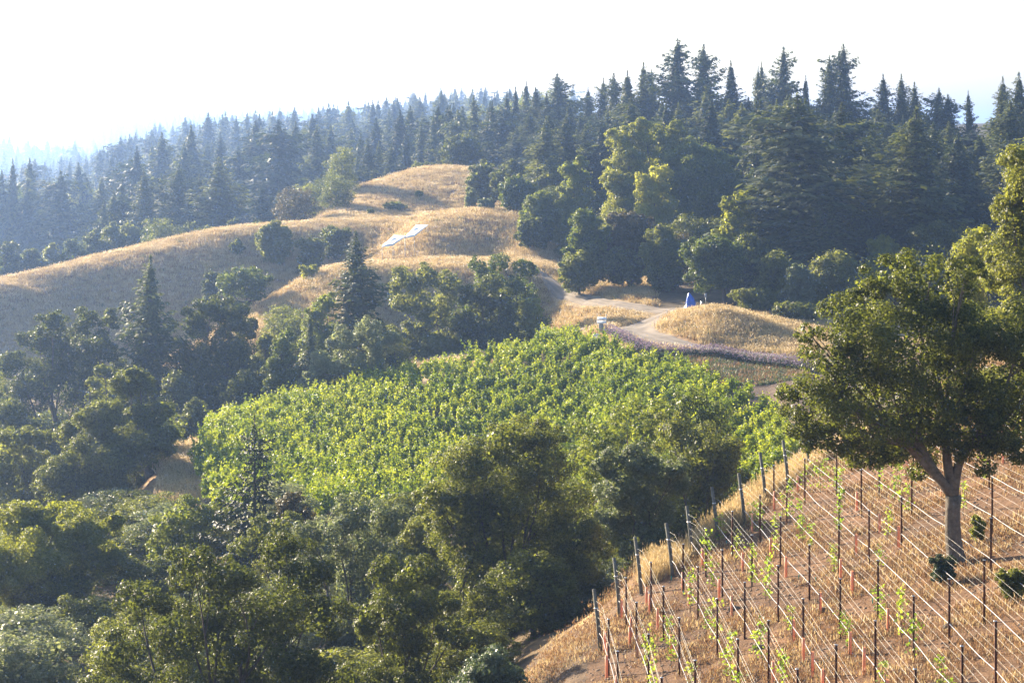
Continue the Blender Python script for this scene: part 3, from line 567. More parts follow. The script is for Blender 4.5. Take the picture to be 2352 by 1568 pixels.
for i, (u, vt, vb, hw, D, m) in enumerate([(320,760,1000,60,218,'oak'),(400,800,1000,60,210,'oak'),(560,820,980,60,206,'oak'),(690,790,940,50,212,'oak'),(640,840,960,40,208,'oak'),(20,860,1050,80,200,'oak'),(320,920,1060,60,200,'oak'),(450,900,1020,60,198,'oak'),(-60,760,1000,90,215,'oak'),(870,700,790,40,226,'oak')]):
    broadleaf("oak_tree", ["shaded oak under the tall blunt fir","shaded oak right of the tall blunt fir","dark gully oak left of the pointed bright tree","dark oak under the light green tree by the fir","lowest dark oak behind the bare pale trunk","dark oak in the gully at the left edge","gully oak directly behind the massive twin trunked oak","deep shaded oak behind the left tip of the leafy vineyard","gully oak partly outside the left edge","shaded oak at the right foot of the tall dark fir"][i], u, vt, vb, hw, D, m, 'dome', 60 + i, 2.0, cover=5, group="shaded oaks in the gully")

# ---------------------------------------------------------------- right hand wood: broadleaf trees
RB = [
 ("oak_tree","round oak on the skyline of the golden upper hill",1060,298,388,52,392,'oak','dome'),
 ("shrub","low pale oak scrub left of the round skyline oak",972,364,392,30,396,'oak','flat'),
 ("oak_tree","dark oak above the saddle right of the upper hill",1110,362,480,44,350,'oak','dome'),
 ("oak_tree","olive oak crown behind the knoll",1180,352,470,55,345,'oak','dome'),
 ("oak_tree","oak with orange tinged leaves at the right of the knoll",1190,400,500,50,318,'bay','dome'),
 ("oak_tree","broad oak up the slope from the knoll",1270,352,480,62,330,'oak','dome'),
 ("oak_tree","rounded oak right of the knoll above the track",1245,430,560,58,300,'bay','dome'),
 ("oak_tree","dark low oak where the knoll meets the wood",1225,490,570,45,296,'oak','dome'),
 ("bay_tree","pointed green tree left of the big bright tree",1320,330,520,50,298,'bay','tall'),
 ("oak_tree","domed oak with bright left rim at the edge of the clearing",1352,443,610,58,268,'bay','dome'),
 ("oak_tree","olive oak right of the bright rimmed dome",1450,452,620,68,268,'oak_brown','dome'),
 ("oak_tree","loose greyish oak overhanging the shaded bank",1520,490,625,58,262,'oak','dome'),
 ("bay_tree","yellow crowned left shoulder of the big bright tree group",1455,250,520,82,306,'oak_yellow','tall'),
 ("bay_tree","tallest yellow crowned tree in the big bright group",1535,248,520,68,310,'oak_yellow','tall'),
 ("bay_tree","massive rounded bay tree in the middle of the wood",1595,285,560,112,300,'bay','dome'),
 ("bay_tree","bright crest tree at the right shoulder of the massive bay",1665,330,560,62,304,'bay','tall'),
 ("bay_tree","lower yellow crown between the olive oak and the massive bay",1500,360,540,60,292,'oak_yellow','tall'),
 ("bay_tree","bright pale tree left of the biggest fir",1690,412,590,56,262,'oak_yellow','tall'),
 ("oak_tree","oak with a clear dark trunk beside the blue tarpaulin",1640,512,665,82,250,'bay','open'),
 ("oak_tree","oak behind the clear trunked oak",1730,520,690,70,256,'oak','dome'),
 ("oak_tree","lumpy oak with a pale cap under the biggest fir",1785,552,730,52,246,'oak','dome'),
 ("oak_tree","pale twigged oak drooping at the edge of the wood",1835,580,740,45,240,'oak_grey','dome'),
 ("oak_tree","dark oak in the deep shade behind the forked oak",1920,560,760,90,246,'oak','dome'),
 ("oak_tree","dark oak between the two biggest firs",1990,440,700,70,262,'oak','dome'),
 ("oak_tree","pale crown beside the second biggest fir",2030,520,720,60,256,'oak_yellow','dome'),
 ("oak_tree","shaded oak right of the second biggest fir",2150,480,740,80,255,'oak','dome'),
 ("shrub","dark bush below the clear trunked oak",1740,655,735,60,242,'oak','flat'),
 ("shrub","dark undergrowth right of the mound",1830,690,760,60,236,'oak','flat'),
 ("shrub","dark bush left of the blue tarpaulin",1530,600,665,50,260,'oak','flat'),
 ("oak_tree","dark low oak at the foot of the bright rimmed dome",1330,560,650,50,264,'oak','dome'),
 ("oak_tree","shaded oak below the olive oak",1430,560,645,60,266,'oak','dome'),
]
for i, (nm, lb, u, vt, vb, hw, D, m, shp) in enumerate(RB):
    broadleaf(nm, lb, u, vt, vb, hw, D, m, shp, 100 + i, 2.0, cover=6.5, cat="shrub" if nm == "shrub" else "tree", group="broadleaf trees of the right hand wood", trunk=(.28 if 'clear dark' in lb else None), ubase=(1665 if 'clear dark' in lb else None), n=11)

# ---------------------------------------------------------------- smaller oaks crowding the gullies, copies of a few kinds
def oak_proto(seed, mat, shape, nl=9000, leaf=.13):
    rng = np.random.default_rng(seed); lobes = auto_lobes(2.6, 5.2, .3, rng, shape, 10); root = bpy.data.objects.new("oak_tree", None); root["category"] = "tree"
    lobes.append(((0, 0, 1.1), (2.2, 2.0, 1.1))); c, cl = crown_mesh(lobes, leaf, nl, rng, M[mat], link=False); c.parent = root
    B = MB(); limbs(B, (0, 0, -.6), (0, 0, 1.6), lobes, cl, .14, rng, 6, 1); B.make("trunk", M['bark_dark'], link=False, smooth=True).parent = root; return root
OAKN = [oak_proto(801, 'oak', 'dome', 26000, .105), oak_proto(802, 'oak', 'dome', 26000, .105), oak_proto(803, 'bay', 'tall', 24000, .105), oak_proto(804, 'oak_grey', 'dome', 22000, .105)]
OAKF = [oak_proto(811, 'oak', 'dome'), oak_proto(812, 'oak', 'tall'), oak_proto(813, 'bay', 'dome'), oak_proto(814, 'oak_brown', 'dome')]
def fill_oaks(pts, protos, wide, tall, label, group, seed):
    q = random.Random(seed)
    for i, (u, D) in enumerate(pts):
        x, y, z = at(u, D); w = q.uniform(*wide) / 2.6; h = q.uniform(*tall) / 5.2; kk = q.choice([0, 0, 1, 1, 2, 3])
        dup(protos[kk], (x, y, z), q.uniform(0, 6), (w, w, h), ["dark rounded ", "dark full ", "brighter green ", "pale "][kk] + label(u, D), group)
def jgrid(u0, u1, D0, D1, step, seed, ok=lambda u, D: True):
    q = random.Random(seed); out = []; D = D0
    while D < D1:
        u = u0 + q.uniform(0, step * F / D)
        while u < u1:
            a, b = u + q.uniform(-.2, .2) * step * F / D, D + q.uniform(-.3, .3) * step
            if ok(a, b): out.append((a, b))
            u += step * F / D * q.uniform(.85, 1.2)
        D += step
    return out
third = lambda u: "left" if u < 500 else ("middle" if u < 1000 else "right")
fill_oaks(jgrid(-60, 1420, 92, 152, 6.3, 1, lambda u, D: (-(float(gz((u-CU)/F*D, D)))*F/D + HOR > np.interp(u, [0, 300, 420, 700, 900, 1300, 1450], [1260, 1250, 1260, 1235, 1240, 1180, 1120])) and (u < 1100 or D > 96) and not (230 < u < 360 and 118 < D < 132)), OAKN, (2.2, 3.2), (2.4, 3.9), lambda u, D: f"oak crowding the near gully, {third(u)} part, under the bigger oaks", "oaks crowding the near gully", 5)
fill_oaks(jgrid(-80, 940, 196, 262, 7., 2, lambda u, D: (not in_green(np.array([(u-CU)/F*D]), np.array([D]))[0]) and float(row_of(*at(u, D))) > np.interp(u, [0, 300, 420, 560, 700, 800, 900], [840, 870, 900, 800, 760, 745, 760]) and (u < 700 or D < 240)), OAKF, (2.6, 3.8), (3.5, 6.), lambda u, D: f"oak packed in the far gully behind the leafy vineyard, {third(u)} part", "oaks packed in the far gully", 6)
fill_oaks([(300, 150), (345, 143), (255, 156), (385, 136), (215, 163), (330, 134)], OAKN, (2.4, 3.), (2.6, 3.6), lambda u, D: 'oak in the shade below the massive twin trunked oak', 'oaks below the massive oak', 26)
fill_oaks(jgrid(-80, 420, 165, 200, 7., 12, lambda u, D: u < 380), OAKF, (2.6, 3.8), (3., 5.), lambda u, D: "oak beside the massive twin trunked oak, low at the left", "oaks low at the left", 16)
fill_oaks(jgrid(1250, 2460, 255, 330, 8., 3, lambda u, D: float(row_of(*at(u, D))) < np.interp(u, [1250, 1330, 1400, 1520, 1560, 1700, 2400], [540, 600, 640, 650, 655, 668, 740]) and not (1600 < u < 1700 and D < 262)), OAKF, (2.8, 4.4), (4.5, 8.), lambda u, D: f"oak filling the right hand wood, {'left' if u < 1600 else ('middle' if u < 2000 else 'right')} part, {'front' if D < 285 else 'back'}", "oaks filling the right hand wood", 7)
fill_oaks(jgrid(-80, 800, 345, 420, 9., 4), OAKF, (3., 4.6), (4., 8.), lambda u, D: f"oak behind the left grassy ridge, {'near' if D < 380 else 'far'} rank, {third(u)} part", "oaks filling the slope behind the ridge", 8)

q_ = random.Random(31)
for i in range(34):
    u = q_.uniform(1260, 2440); D = q_.uniform(330, 410); x, y, z = at(u, D); lim = float(np.interp(u, [1260, 1400, 1560, 2000, 2440], [330, 300, 285, 330, 330])); h = min(q_.uniform(9, 15), max(6, (row_of(x, y, z) - lim) * D / F)); w = q_.uniform(4., 6.)
    dup(OAKF[q_.choice([0, 1, 2, 2])], (x, y, z), q_.uniform(0, 6), (w/2.6, w/2.6, h/5.2), f"tall rounded broadleaf tree among the firs, {'left' if u < 1600 else ('middle' if u < 2000 else 'right')} part of the right hand wood", "broadleaf trees among the firs")
for i in range(40):
    u = q_.uniform(-60, 1280); D = q_.uniform(470, 900); x, y, z = at(u, D); h = q_.uniform(11, 17); w = q_.uniform(5., 8.)
    dup(OAKF[q_.choice([0, 1, 2, 2])], (x, y, z), q_.uniform(0, 6), (w/2.6, w/2.6, h/5.2), f"hazy rounded tree among the far firs, {third(u)} part", "rounded trees on the far slope")

# ---------------------------------------------------------------- firs: named ones first
big = [(1835,213,262,118,0,"biggest dark fir, in front of the wood"),(1925,232,274,70,3,"slender fir touching the right side of the biggest fir"),(2090,245,262,92,1,"second biggest fir, right of the biggest one"),
       (2010,285,300,48,2,"light green young fir between the two biggest firs"),(2320,230,300,78,0,"dark fir behind the crown of the right edge oak"),(2200,300,285,62,3,"fir with long low boughs left of the right edge oak"),
       (1895,420,256,70,2,"shorter fir at the foot of the biggest fir"),(1765,340,264,62,1,"fir shoulder on the left of the biggest fir")]
for u, vt, D, hw, k, lb in big: conifer(u, vt, D, hw, lb, None, HI, k, rnd.uniform(0, 6))
SKY = [(1205,185,470,26),(1285,168,430,38),(1355,200,450,24),(1385,178,420,34),(1415,165,400,32),(1440,160,392,40),(1475,142,400,34),(1500,158,410,30),(1558,88,392,44),(1612,98,400,40),(1680,138,390,40),(1735,150,400,20),(1752,140,410,22),(1800,106,400,34),(1850,172,395,22),(1905,128,380,40),(1938,98,385,46),(2030,168,370,32),(2070,168,372,30),(2105,188,380,28),(2150,200,372,30),(2182,215,365,34),(2232,206,360,20),(2300,175,345,40),(2345,165,335,46),(2390,200,330,44)]
ordn = ["first","second","third","fourth","fifth","sixth","seventh","eighth","ninth","tenth","eleventh","twelfth","thirteenth","fourteenth","fifteenth","sixteenth","seventeenth","eighteenth","nineteenth","twentieth","twenty-first","twenty-second","twenty-third","twenty-fourth","twenty-fifth","twenty-sixth","twenty-seventh","twenty-eighth","twenty-ninth","thirtieth"]
for i, (u, vt, D, hw) in enumerate(SKY): conifer(u, vt, D, hw, f"{ordn[i]} fir from the left along the skyline of the right hand wood", "skyline firs of the right hand wood", HI, i + (i // 3), rnd.uniform(0, 6))
NEARL = [(30,365,470,26),(75,362,478,30),(0,390,470,24),(255,435,398,34),(275,410,400,30),(335,385,392,44),(400,375,395,46),(375,400,402,30),(495,360,385,58),(455,400,392,34),(440,430,388,30),(520,440,388,34),(230,455,395,28),
         (595,425,400,30),(645,430,405,26),(620,450,398,22),(760,372,425,34),(785,360,430,30),(845,318,428,34),(872,325,432,26),(905,330,430,28),(935,300,440,26),(820,360,420,26),(965,280,450,26),(990,262,446,24),(1030,240,450,26),(1088,218,440,30),(1060,250,430,24),(1130,230,440,28),(1165,215,440,28),(1185,200,450,26),(1230,200,430,30),(1255,215,420,26),(1120,270,420,26),(1155,260,415,30),(1215,255,405,32),(1310,235,400,30),(1330,260,385,34),(1260,265,395,34),(1185,290,400,28),(890,380,418,20),(1010,330,412,24)]
for i, (u, vt, D, hw) in enumerate(NEARL):
    grp = "firs behind the left grassy ridge" if u < 700 else "firs behind the golden upper hill"
    o = {0: "edge", 1: "hill"}[int(u >= 700)]
    side = sorted([q for q in NEARL if (q[0] >= 700) == (u >= 700)]).index((u, vt, D, hw))
    conifer(u, vt, D, hw, (f"{ordn[side]} fir from the left in the dark band behind the left grassy ridge" if u < 700 else f"{ordn[side]} fir from the left in the band behind the golden upper hill"), grp, HI if hw > 30 else MID, i, rnd.uniform(0, 6))
# dark oaks along the back of the left ridge
for i, (u, vt, hw, D) in enumerate([(-30,520,50,345),(20,515,42,350),(75,540,38,350),(120,530,40,352),(165,515,42,352),(215,490,46,356),(260,470,46,360),(300,480,46,362),(340,500,50,362),(390,500,50,364),(440,490,50,366),(540,480,30,366),(590,485,28,368),(680,468,36,380),(720,460,34,386),(755,448,30,395),(620,492,30,368),(480,500,44,366)]):
    broadleaf("oak_tree", f"{ordn[sorted([-30,20,75,120,165,215,260,300,340,390,440,480,540,590,620,680,720,755]).index(u)]} oak from the left in the row behind the grassy ridge", u, vt, vt + 110, hw, D, 'oak' if i % 4 else 'bay', 'dome', 200 + i, 1.9, cover=6, group="oaks behind the left grassy ridge", n=8)
# filling firs of the right hand wood and of the hazy slopes
def free_top(u, D): return float(row_of(*at(u, D)))
skyline_u = [-60, 0, 60, 130, 170, 210, 300, 400, 500, 600, 750, 860, 1000, 1040, 1200, 1290, 1390, 1480, 1560, 1620, 1680, 1740, 1800, 1860, 1940, 1990, 2030, 2150, 2230, 2270, 2350, 2450]
skyline_v = [400, 390, 370, 360, 352, 340, 300, 270, 255, 248, 238, 225, 205, 195, 200, 215, 200, 180, 160, 150, 165, 170, 150, 190, 170, 225, 190, 225, 260, 250, 190, 190]
fill = []
rr = random.Random(3)
for D in np.arange(290, 425, 22):
    u = 1240 + rr.uniform(0, 40)
    while u < 2460:
        if not (D < 330 and u < 1700) : fill.append((u + rr.uniform(-12, 12), D + rr.uniform(-7, 7)))
        u += 74 * 330 / D * rr.uniform(.8, 1.25)
nfir = 0
for i, (u, D) in enumerate(fill):
    h = rr.uniform(13, 21); vt = free_top(u, D) - h * F / D; lim = float(np.interp(u, skyline_u, skyline_v)) + 12; vt = max(vt, lim + rr.uniform(22, 75))
    side = "left" if u < 1700 else ("middle" if u < 2060 else "right")
    dep = "nearer" if D < 345 else "deeper"
    conifer(u, vt, D, rr.uniform(36, 62) * 330 / D, f"{dep} dark fir packed into the {side} part of the right hand wood", "firs packed in the right hand wood", MID, i, rr.uniform(0, 6)); nfir += 1
hz = []
for D in [far_D(q_) for q_ in (450, 464, 478, 494, 510, 528, 548, 570, 594, 620, 650, 685, 725)]:
    u = -60 + rr.uniform(0, 30)
    while u < 1300:
        hz.append((u, D + rr.uniform(-12, 12))); u += 8.6 * F / D * rr.uniform(.75, 1.3)
hz.sort(key=lambda q: q[1])
nind = 300 - nfir - len(SKY) - len(NEARL) - 11
far_pts = []
def hz_tree(u, D):
    h = rr.uniform(17, 31) if rr.random() < .8 else rr.uniform(26, 36); lim = float(np.interp(u, skyline_u, skyline_v)); vt = free_top(u, D) - h * F / D; vt = max(vt, lim + (rr.uniform(-3, 22) if D > 700 else rr.uniform(20, 90)))
    return vt, rr.uniform(.20, .30)
for i, (u, D) in enumerate(hz):
    vt, asp = hz_tree(u, D)
    if i < nind:
        x, y, z = at(u, D); h = max(8, -(vt - HOR) * D / F - z)
        side = "left" if u < 420 else ("middle" if u < 850 else "right"); dep = "lower" if D < 560 else "upper"
        dup(MID[rr.randrange(7)], (x, y, z), rr.uniform(0, 6), (h*asp/HR, h*asp/HR, h/HD), f"blue hazed fir on the {dep} part of the far slope, {side} third", "hazy firs on the far slope")
    else: far_pts.append((u, D, vt, asp))
for D in [far_D(q_) for q_ in (755, 785, 820, 855, 880, 905, 930, 1000, 1100, 1180, 1230, 1265, 1295, 1320)]:
    u = -80.
    while u < 1350:
        x, y, z = at(u, D); far_pts.append((u, D + rr.uniform(-15, 15), free_top(u, D) - rr.uniform(17, 30) * F / D, rr.uniform(.22, .33))); u += 9.5 * F / D * rr.uniform(.75, 1.3)

# geometry-node scatter for what nobody could count
def scatter(name, pts, rot, scl, idx, sources, label):
    colx = bpy.data.collections.new(name + "_source")
    for o in sources: colx.objects.link(o)
    o = mk(name, pts); me = o.data
    for nm, ty, dat in (("rot", 'FLOAT_VECTOR', rot), ("scl", 'FLOAT_VECTOR', scl)):
        a = me.attributes.new(nm, ty, 'POINT'); a.data.foreach_set("vector", np.asarray(dat, np.float32).ravel())
    a = me.attributes.new("pick", 'INT', 'POINT'); a.data.foreach_set("value", np.asarray(idx, np.int32))
    g = bpy.data.node_groups.new(name, 'GeometryNodeTree')
    g.interface.new_socket("Geometry", in_out='INPUT', socket_type='NodeSocketGeometry'); g.interface.new_socket("Geometry", in_out='OUTPUT', socket_type='NodeSocketGeometry')
    ni = g.nodes.new("NodeGroupInput"); no = g.nodes.new("NodeGroupOutput"); ip = g.nodes.new("GeometryNodeInstanceOnPoints"); ci = g.nodes.new("GeometryNodeCollectionInfo")
    ci.inputs[0].default_value = colx; ci.inputs["Separate Children"].default_value = True; ci.inputs["Reset Children"].default_value = True
    def na(nm, ty):
        n = g.nodes.new("GeometryNodeInputNamedAttribute"); n.data_type = ty; n.inputs[0].default_value = nm; return n.outputs[0]
    g.links.new(ni.outputs[0], ip.inputs["Points"]); g.links.new(ci.outputs[0], ip.inputs["Instance"]); ip.inputs["Pick Instance"].default_value = True
    g.links.new(na("pick", 'INT'), ip.inputs["Instance Index"]); g.links.new(na("rot", 'FLOAT_VECTOR'), ip.inputs["Rotation"]); g.links.new(na("scl", 'FLOAT_VECTOR'), ip.inputs["Scale"])
    g.links.new(ip.outputs[0], no.inputs[0])
    md = o.modifiers.new("scatter", 'NODES'); md.node_group = g
    return meta(o, label, None, None, "stuff")
LOW = []
for k in range(5):
    rg = np.random.default_rng(300 + k); T, C = conifer_parts(25., 4.5, 100, 18, rg, [.3, .45, .25, .55, .4][k], .05, 1.5, .3, [.72, .5, .9, .42, .6][k], .4); LOW.append(C.make("fir_mass", M['fir' if k % 3 else 'fir_light'], link=False))
P = []; S = []
for u, D, vt, asp in far_pts:
    x, y, z = at(u, D); h = float(np.clip(-(vt - HOR) * D / F - z, 8, 40)); P.append((x, y, z - .5)); S.append((h*asp/HR, h*asp/HR, h/HD))
n = len(P); rg = np.random.default_rng(9)
scatter("far_forest", P, np.column_stack([np.zeros((n, 2)), rg.uniform(0, 6.3, n)]), S, rg.integers(0, 5, n), LOW, "far off hazy conifer forest on the blue ridges")

# ---------------------------------------------------------------- leafy vineyard
def vine_mesh(seed, nl=210):
    rng = np.random.default_rng(seed); B = MB()
    for k in range(rng.integers(3, 5)):           # leafy plumes rising from the cordon
        c = np.array([rng.uniform(-.6, .6), rng.normal()*.12, rng.uniform(.95, 1.35)]); R0 = rng.uniform(.22, .33); n = int(nl * .36)
        e = unit(rng, n); s = rng.uniform(.13, .26, n); lean = rng.normal(size=2) * .18
        C = c + e*R0*rng.uniform(.6, 1.05, n)[:, None]*[1, 1, rng.uniform(1.5, 2.3)]; C[:, :2] += lean * (C[:, 2:] - 1.2); B.leaves(C, e + rng.normal(size=(n, 3))*.5 + [0, 0, .3], s, s*.85, rng)
    for k in range(5):                      # shoots above the wires
        x0 = rng.uniform(-.7, .7); m = 16; t = np.linspace(0, 1, m); ln = rng.uniform(.35, 1.0); lean = rng.normal(size=2) * .30
        C = np.column_stack([x0 + lean[0]*t, lean[1]*t, 1.4 + ln*t]) + rng.normal(size=(m, 3)) * .06
        s = rng.uniform(.14, .24, m) * (1.15 - .5*t); B.leaves(C, rng.normal(size=(m, 3)) + [0, 0, .4], s, s*.8, rng)
    return B
def vine_proto(seed):
    root = bpy.data.objects.new("grapevine", None); root["category"] = "grapevine"
    vine_mesh(seed).make("foliage", M['vine'], link=False).parent = root
    T = MB(); T.tube([(0, 0, -.1), (.03, .02, .4), (-.02, 0, .8)], [.035, .028, .025], 5); T.tube([(-.7, 0, .85), (0, 0, .78), (.7, 0, .85)], [.012, .02, .012], 4)
    T.make("trunk", M['bark_dark'], link=False).parent = root; return root
VP = [vine_proto(400 + k) for k in range(5)]
vd = np.array([.40, .917]); vn = np.array([.917, -.40]); pts = []
rg = np.random.default_rng(77)
for a in np.arange(-140, 140, 2.0):
    for b in np.arange(60, 260, 1.3):
        if rg.random() < .015: continue
        bb = b + rg.uniform(-.1, .1); pts.append((vn[0]*a + vd[0]*bb, vn[1]*a + vd[1]*bb))
pts = np.array(pts); pts = pts[pts[:, 1] > 100]; pts = pts[in_green(pts[:, 0], pts[:, 1])]
zz = gz(pts[:, 0], pts[:, 1]); uu = CU + F*pts[:, 0]/pts[:, 1]; vg = row_of(pts[:, 0], pts[:, 1], zz)
ang = math.atan2(vd[1], vd[0]); order = np.argsort(pts[:, 1])
vis = ((vg < 1190) & (uu > 480) & (uu < 1300) & (vg < np.interp(uu, [480, 700, 900, 1000, 1100, 1300], [1100, 1120, 1160, 1130, 1060, 1010]))) | ((uu > 1640) & (vg < 1060))
vi = [i for i in order if vis[i]][:300]; chosen = set(vi)
for i in vi:
    u = uu[i]; side = "left third" if u < 700 else ("middle" if u < 1100 else "right end")
    s = rg.uniform(.85, 1.2)
    dup(VP[rg.integers(5)], (pts[i, 0], pts[i, 1], zz[i]), ang + (math.pi if rg.random() < .5 else 0) + rg.normal()*.06, (1, 1, s), f"bushy green grapevine near the lower edge of the leafy vineyard, {side}", "grapevines along the lower edge of the leafy vineyard")
rest = np.array([i for i in range(len(pts)) if i not in chosen]); n = len(rest)
VM = []
for k in range(6): VM.append(vine_mesh(450 + k).make("vine_mass", M['vine'], link=False))
sc_ = rg.uniform(.85, 1.22, n)
scatter("vineyard_rows", np.column_stack([pts[rest], zz[rest]]), np.column_stack([np.zeros((n, 2)), ang + rg.integers(0, 2, n)*math.pi + rg.normal(size=n)*.06]), np.column_stack([rg.uniform(.95, 1.1, n), rg.uniform(.9, 1.25, n), sc_]), rg.integers(0, 6, n), VM, "dense rows of leafy green grapevines covering the rounded hill")
# thin stakes at the left tip of the leafy vineyard
st = MB(); st.tube([(0, 0, -.3), (0, 0, 2.0)], .035, 6); stake0 = st.make("vineyard_stake", M['post_wood'])
STK = [(447,1078,"leftmost thin stake at the bare left tip of the leafy vineyard"),(459,1072,"second thin stake at the left tip of the leafy vineyard"),(474,1068,"third thin stake at the left tip of the leafy vineyard"),(468,1100,"lowest thin stake at the left tip of the leafy vineyard")]
for i, (u, v, lb) in enumerate(STK):
    o = stake0 if i == 0 else stake0.copy()
    if i: COL.objects.link(o)
    o.location = hit(u, v, 0, 150, 190); meta(o, lb, "stake", "stakes at the left tip of the leafy vineyard")

# ---------------------------------------------------------------- young vineyard
ROWX = [3.2, 4.2, 5.2, 6.5, 7.5, 8.7, 9.95, 11.25, 12.4, 13.6, 14.9, 16.35, 17.9, 19.3, 20.7, 22.1, 23.5]
NE = 10      # end posts in sight
def rowx(k, y): return ROWX[k] - .42*np.clip((np.asarray(y, float) - 72)/20, 0, 1)
def row_end(k): return float(edge_D(ROWX[k] - .42))
def rname(k):
    if k < NE: return f"row of the {ordn[k]} grey end post"
    return f"{ordn[k-NE]} row right of the last grey end post"
def nearest_row(x, y=60.): return int(np.argmin([abs(x - float(rowx(a, y))) for a in range(len(ROWX))]))
def z4(x, y): return 1176 + x/2, 784 + y/2
# wooden end posts
pm = MB(); pm.tube([(0, 0, -.4), (-.10, .12, .9), (-.24, .28, 2.05)], [.075, .072, .066], 9); cp = MB(); cp.tube([(-.155, .19, 1.38), (-.165, .20, 1.43)], .078, 9)
ep0 = thing("end_post", "x", "post"); pm.make("post", M['post_wood'], ep0, smooth=True); cp.make("wire_wrap", M['cap'], ep0)
for k in range(NE):
    y = row_end(k); x = float(rowx(k, y)); loc = (x, y, float(gz(x, y)))
    lb = f"{ordn[k]} grey wooden end post from the bottom left of the young vineyard"
    if k == 0: ep0.location = loc; ep0["label"] = lb; ep0["group"] = "grey wooden end posts"
    else: dup(ep0, loc, rnd.uniform(-.12, .12), (1, 1, rnd.uniform(.95, 1.04)), lb, "grey wooden end posts")
# rusty steel stakes
sm = MB(); sm.box((0, 0, .75), (.05, .02, 2.1)); sm.box((.024, -.018, .75), (.014, .035, 2.1)); sm.box((-.024, -.018, .75), (.014, .035, 2.1))
for q in range(7): sm.box((0, .014, .35 + q*.22), (.078, .008, .03))
cm = MB(); cm.box((0, 0, 1.815), (.085, .06, .03))
sp0 = thing("steel_stake", "x", "stake"); sm.make("shaft", M['rust'], sp0); cm.make("cap", M['cap'], sp0)
TOPS = [(510,1092),(427,1287),(478,1428),(580,1200),(648,1338),(642,1012),(728,1120),(780,937),(790,1267),(860,1033),(892,1450),(912,850),(957,1175),(1005,948),(1045,775),(1050,1362),(1103,1095),(1155,872),(1180,697),(1220,563),(1235,1262),(1262,1020),(1295,788),(1315,613),(1350,540),(1368,1492),(1405,928),(1395,1165),(1443,693),(1460,515),(1548,1082),(1543,1377),(1558,828),(1580,600),(1602,470),(1712,1268),(1714,995),(1718,748),(1710,560),(1890,1162),(1890,1495),(1852,700),(2057,1085),(2087,1392),(2150,350),(2217,990),(2160,560),(2270,1275),(2295,265),(2265,240),(2313,437),(735,1527)]
def dedupe(L, gap):
    out = []
    for k, y in sorted(L):
        if not any(a == k and abs(b - y) < gap for a, b in out): out.append((k, y))
    return out
SP = []
for q in TOPS:
    x, y, z = hit(*z4(*q), 1.82, 40, 135); SP.append((nearest_row(x, y), y))
for k in range(10, 17):                       # the far rows seen under and beside the oak crown
    for y in (64, 71, 78, 85, 92, 99, 106, 113): SP.append((k, y + rnd.uniform(-1, 1)))
SP = dedupe(SP, 4.2)
# away from the camera first, so that the count runs from the end post
cnt = {}; first = True
for k, y in sorted(SP, key=lambda s: (s[0], -s[1])):
    if y > row_end(k) - 1.5: continue
    cnt[k] = cnt.get(k, 0) + 1; x = float(rowx(k, y)); loc = (x, y, float(gz(x, y)))
    lb = f"{ordn[cnt[k]-1]} rusty steel stake along the {rname(k)}"
    if first: sp0.location = loc; sp0["label"] = lb; sp0["group"] = "rusty steel stakes of the young vineyard"; first = False; sp0.rotation_euler = (0, 0, .1)
    else: dup(sp0, loc, rnd.uniform(-.3, .3), None, lb, "rusty steel stakes of the young vineyard")
# wires and drip hoses, one object each
WN = ["topmost", "upper", "middle", "lower"]
for k in range(len(ROWX)):
    ye = row_end(k); stakes = sorted([y for kk, y in SP if kk == k and y < ye - 1.5] + [43., 49., 55.])
    for wi, hgt in enumerate([1.68, 1.40, 1.14, .86]):
        yk = [38.] + stakes + [ye - .02 + .137 * hgt]; pl = []
        for a, b in zip(yk[:-1], yk[1:]):
            for t in np.linspace(0, 1, 5, endpoint=False):
                y = a + (b - a) * t; x = float(rowx(k, y)); za = gz(rowx(k, a), a) + hgt; zb = gz(rowx(k, b), b) + hgt; pl.append((x + (.03 if wi % 2 else -.03) - (0 if t else 0), y, za + (zb - za)*t - .02*4*t*(1-t)*(b-a)/6))
        y = yk[-1]; x = float(rowx(k, ye)); pl.append((x - .117*hgt, y, float(gz(x, ye)) + hgt)); B = MB(); B.tube(pl, .0031, 4, False)
        w = B.make("trellis_wire", M['wire']); meta(w, f"{WN[wi]} thin wire of the {rname(k)}", "wire", "thin trellis wires of the young vineyard")
    yk = [38.] + stakes + [ye]; pl = []
    for a, b in zip(yk[:-1], yk[1:]):
        for t in np.linspace(0, 1, 6, endpoint=False):
            y = a + (b - a)*t; x = float(rowx(k, y)); za = gz(rowx(k, a), a) + .55; zb = gz(rowx(k, b), b) + .55; pl.append((x + .014*math.sin(y*1.3), y, za + (zb - za)*t - .035*4*t*(1-t)*(b-a)/6))
    pl.append((x - .08, ye, float(gz(x, ye)) + .6)); B = MB(); B.tube(pl, .009, 6)
    meta(B.make("drip_hose", M['hose'], smooth=True), f"pale drip hose hung along the {rname(k)}", "hose", "drip hoses of the young vineyard")
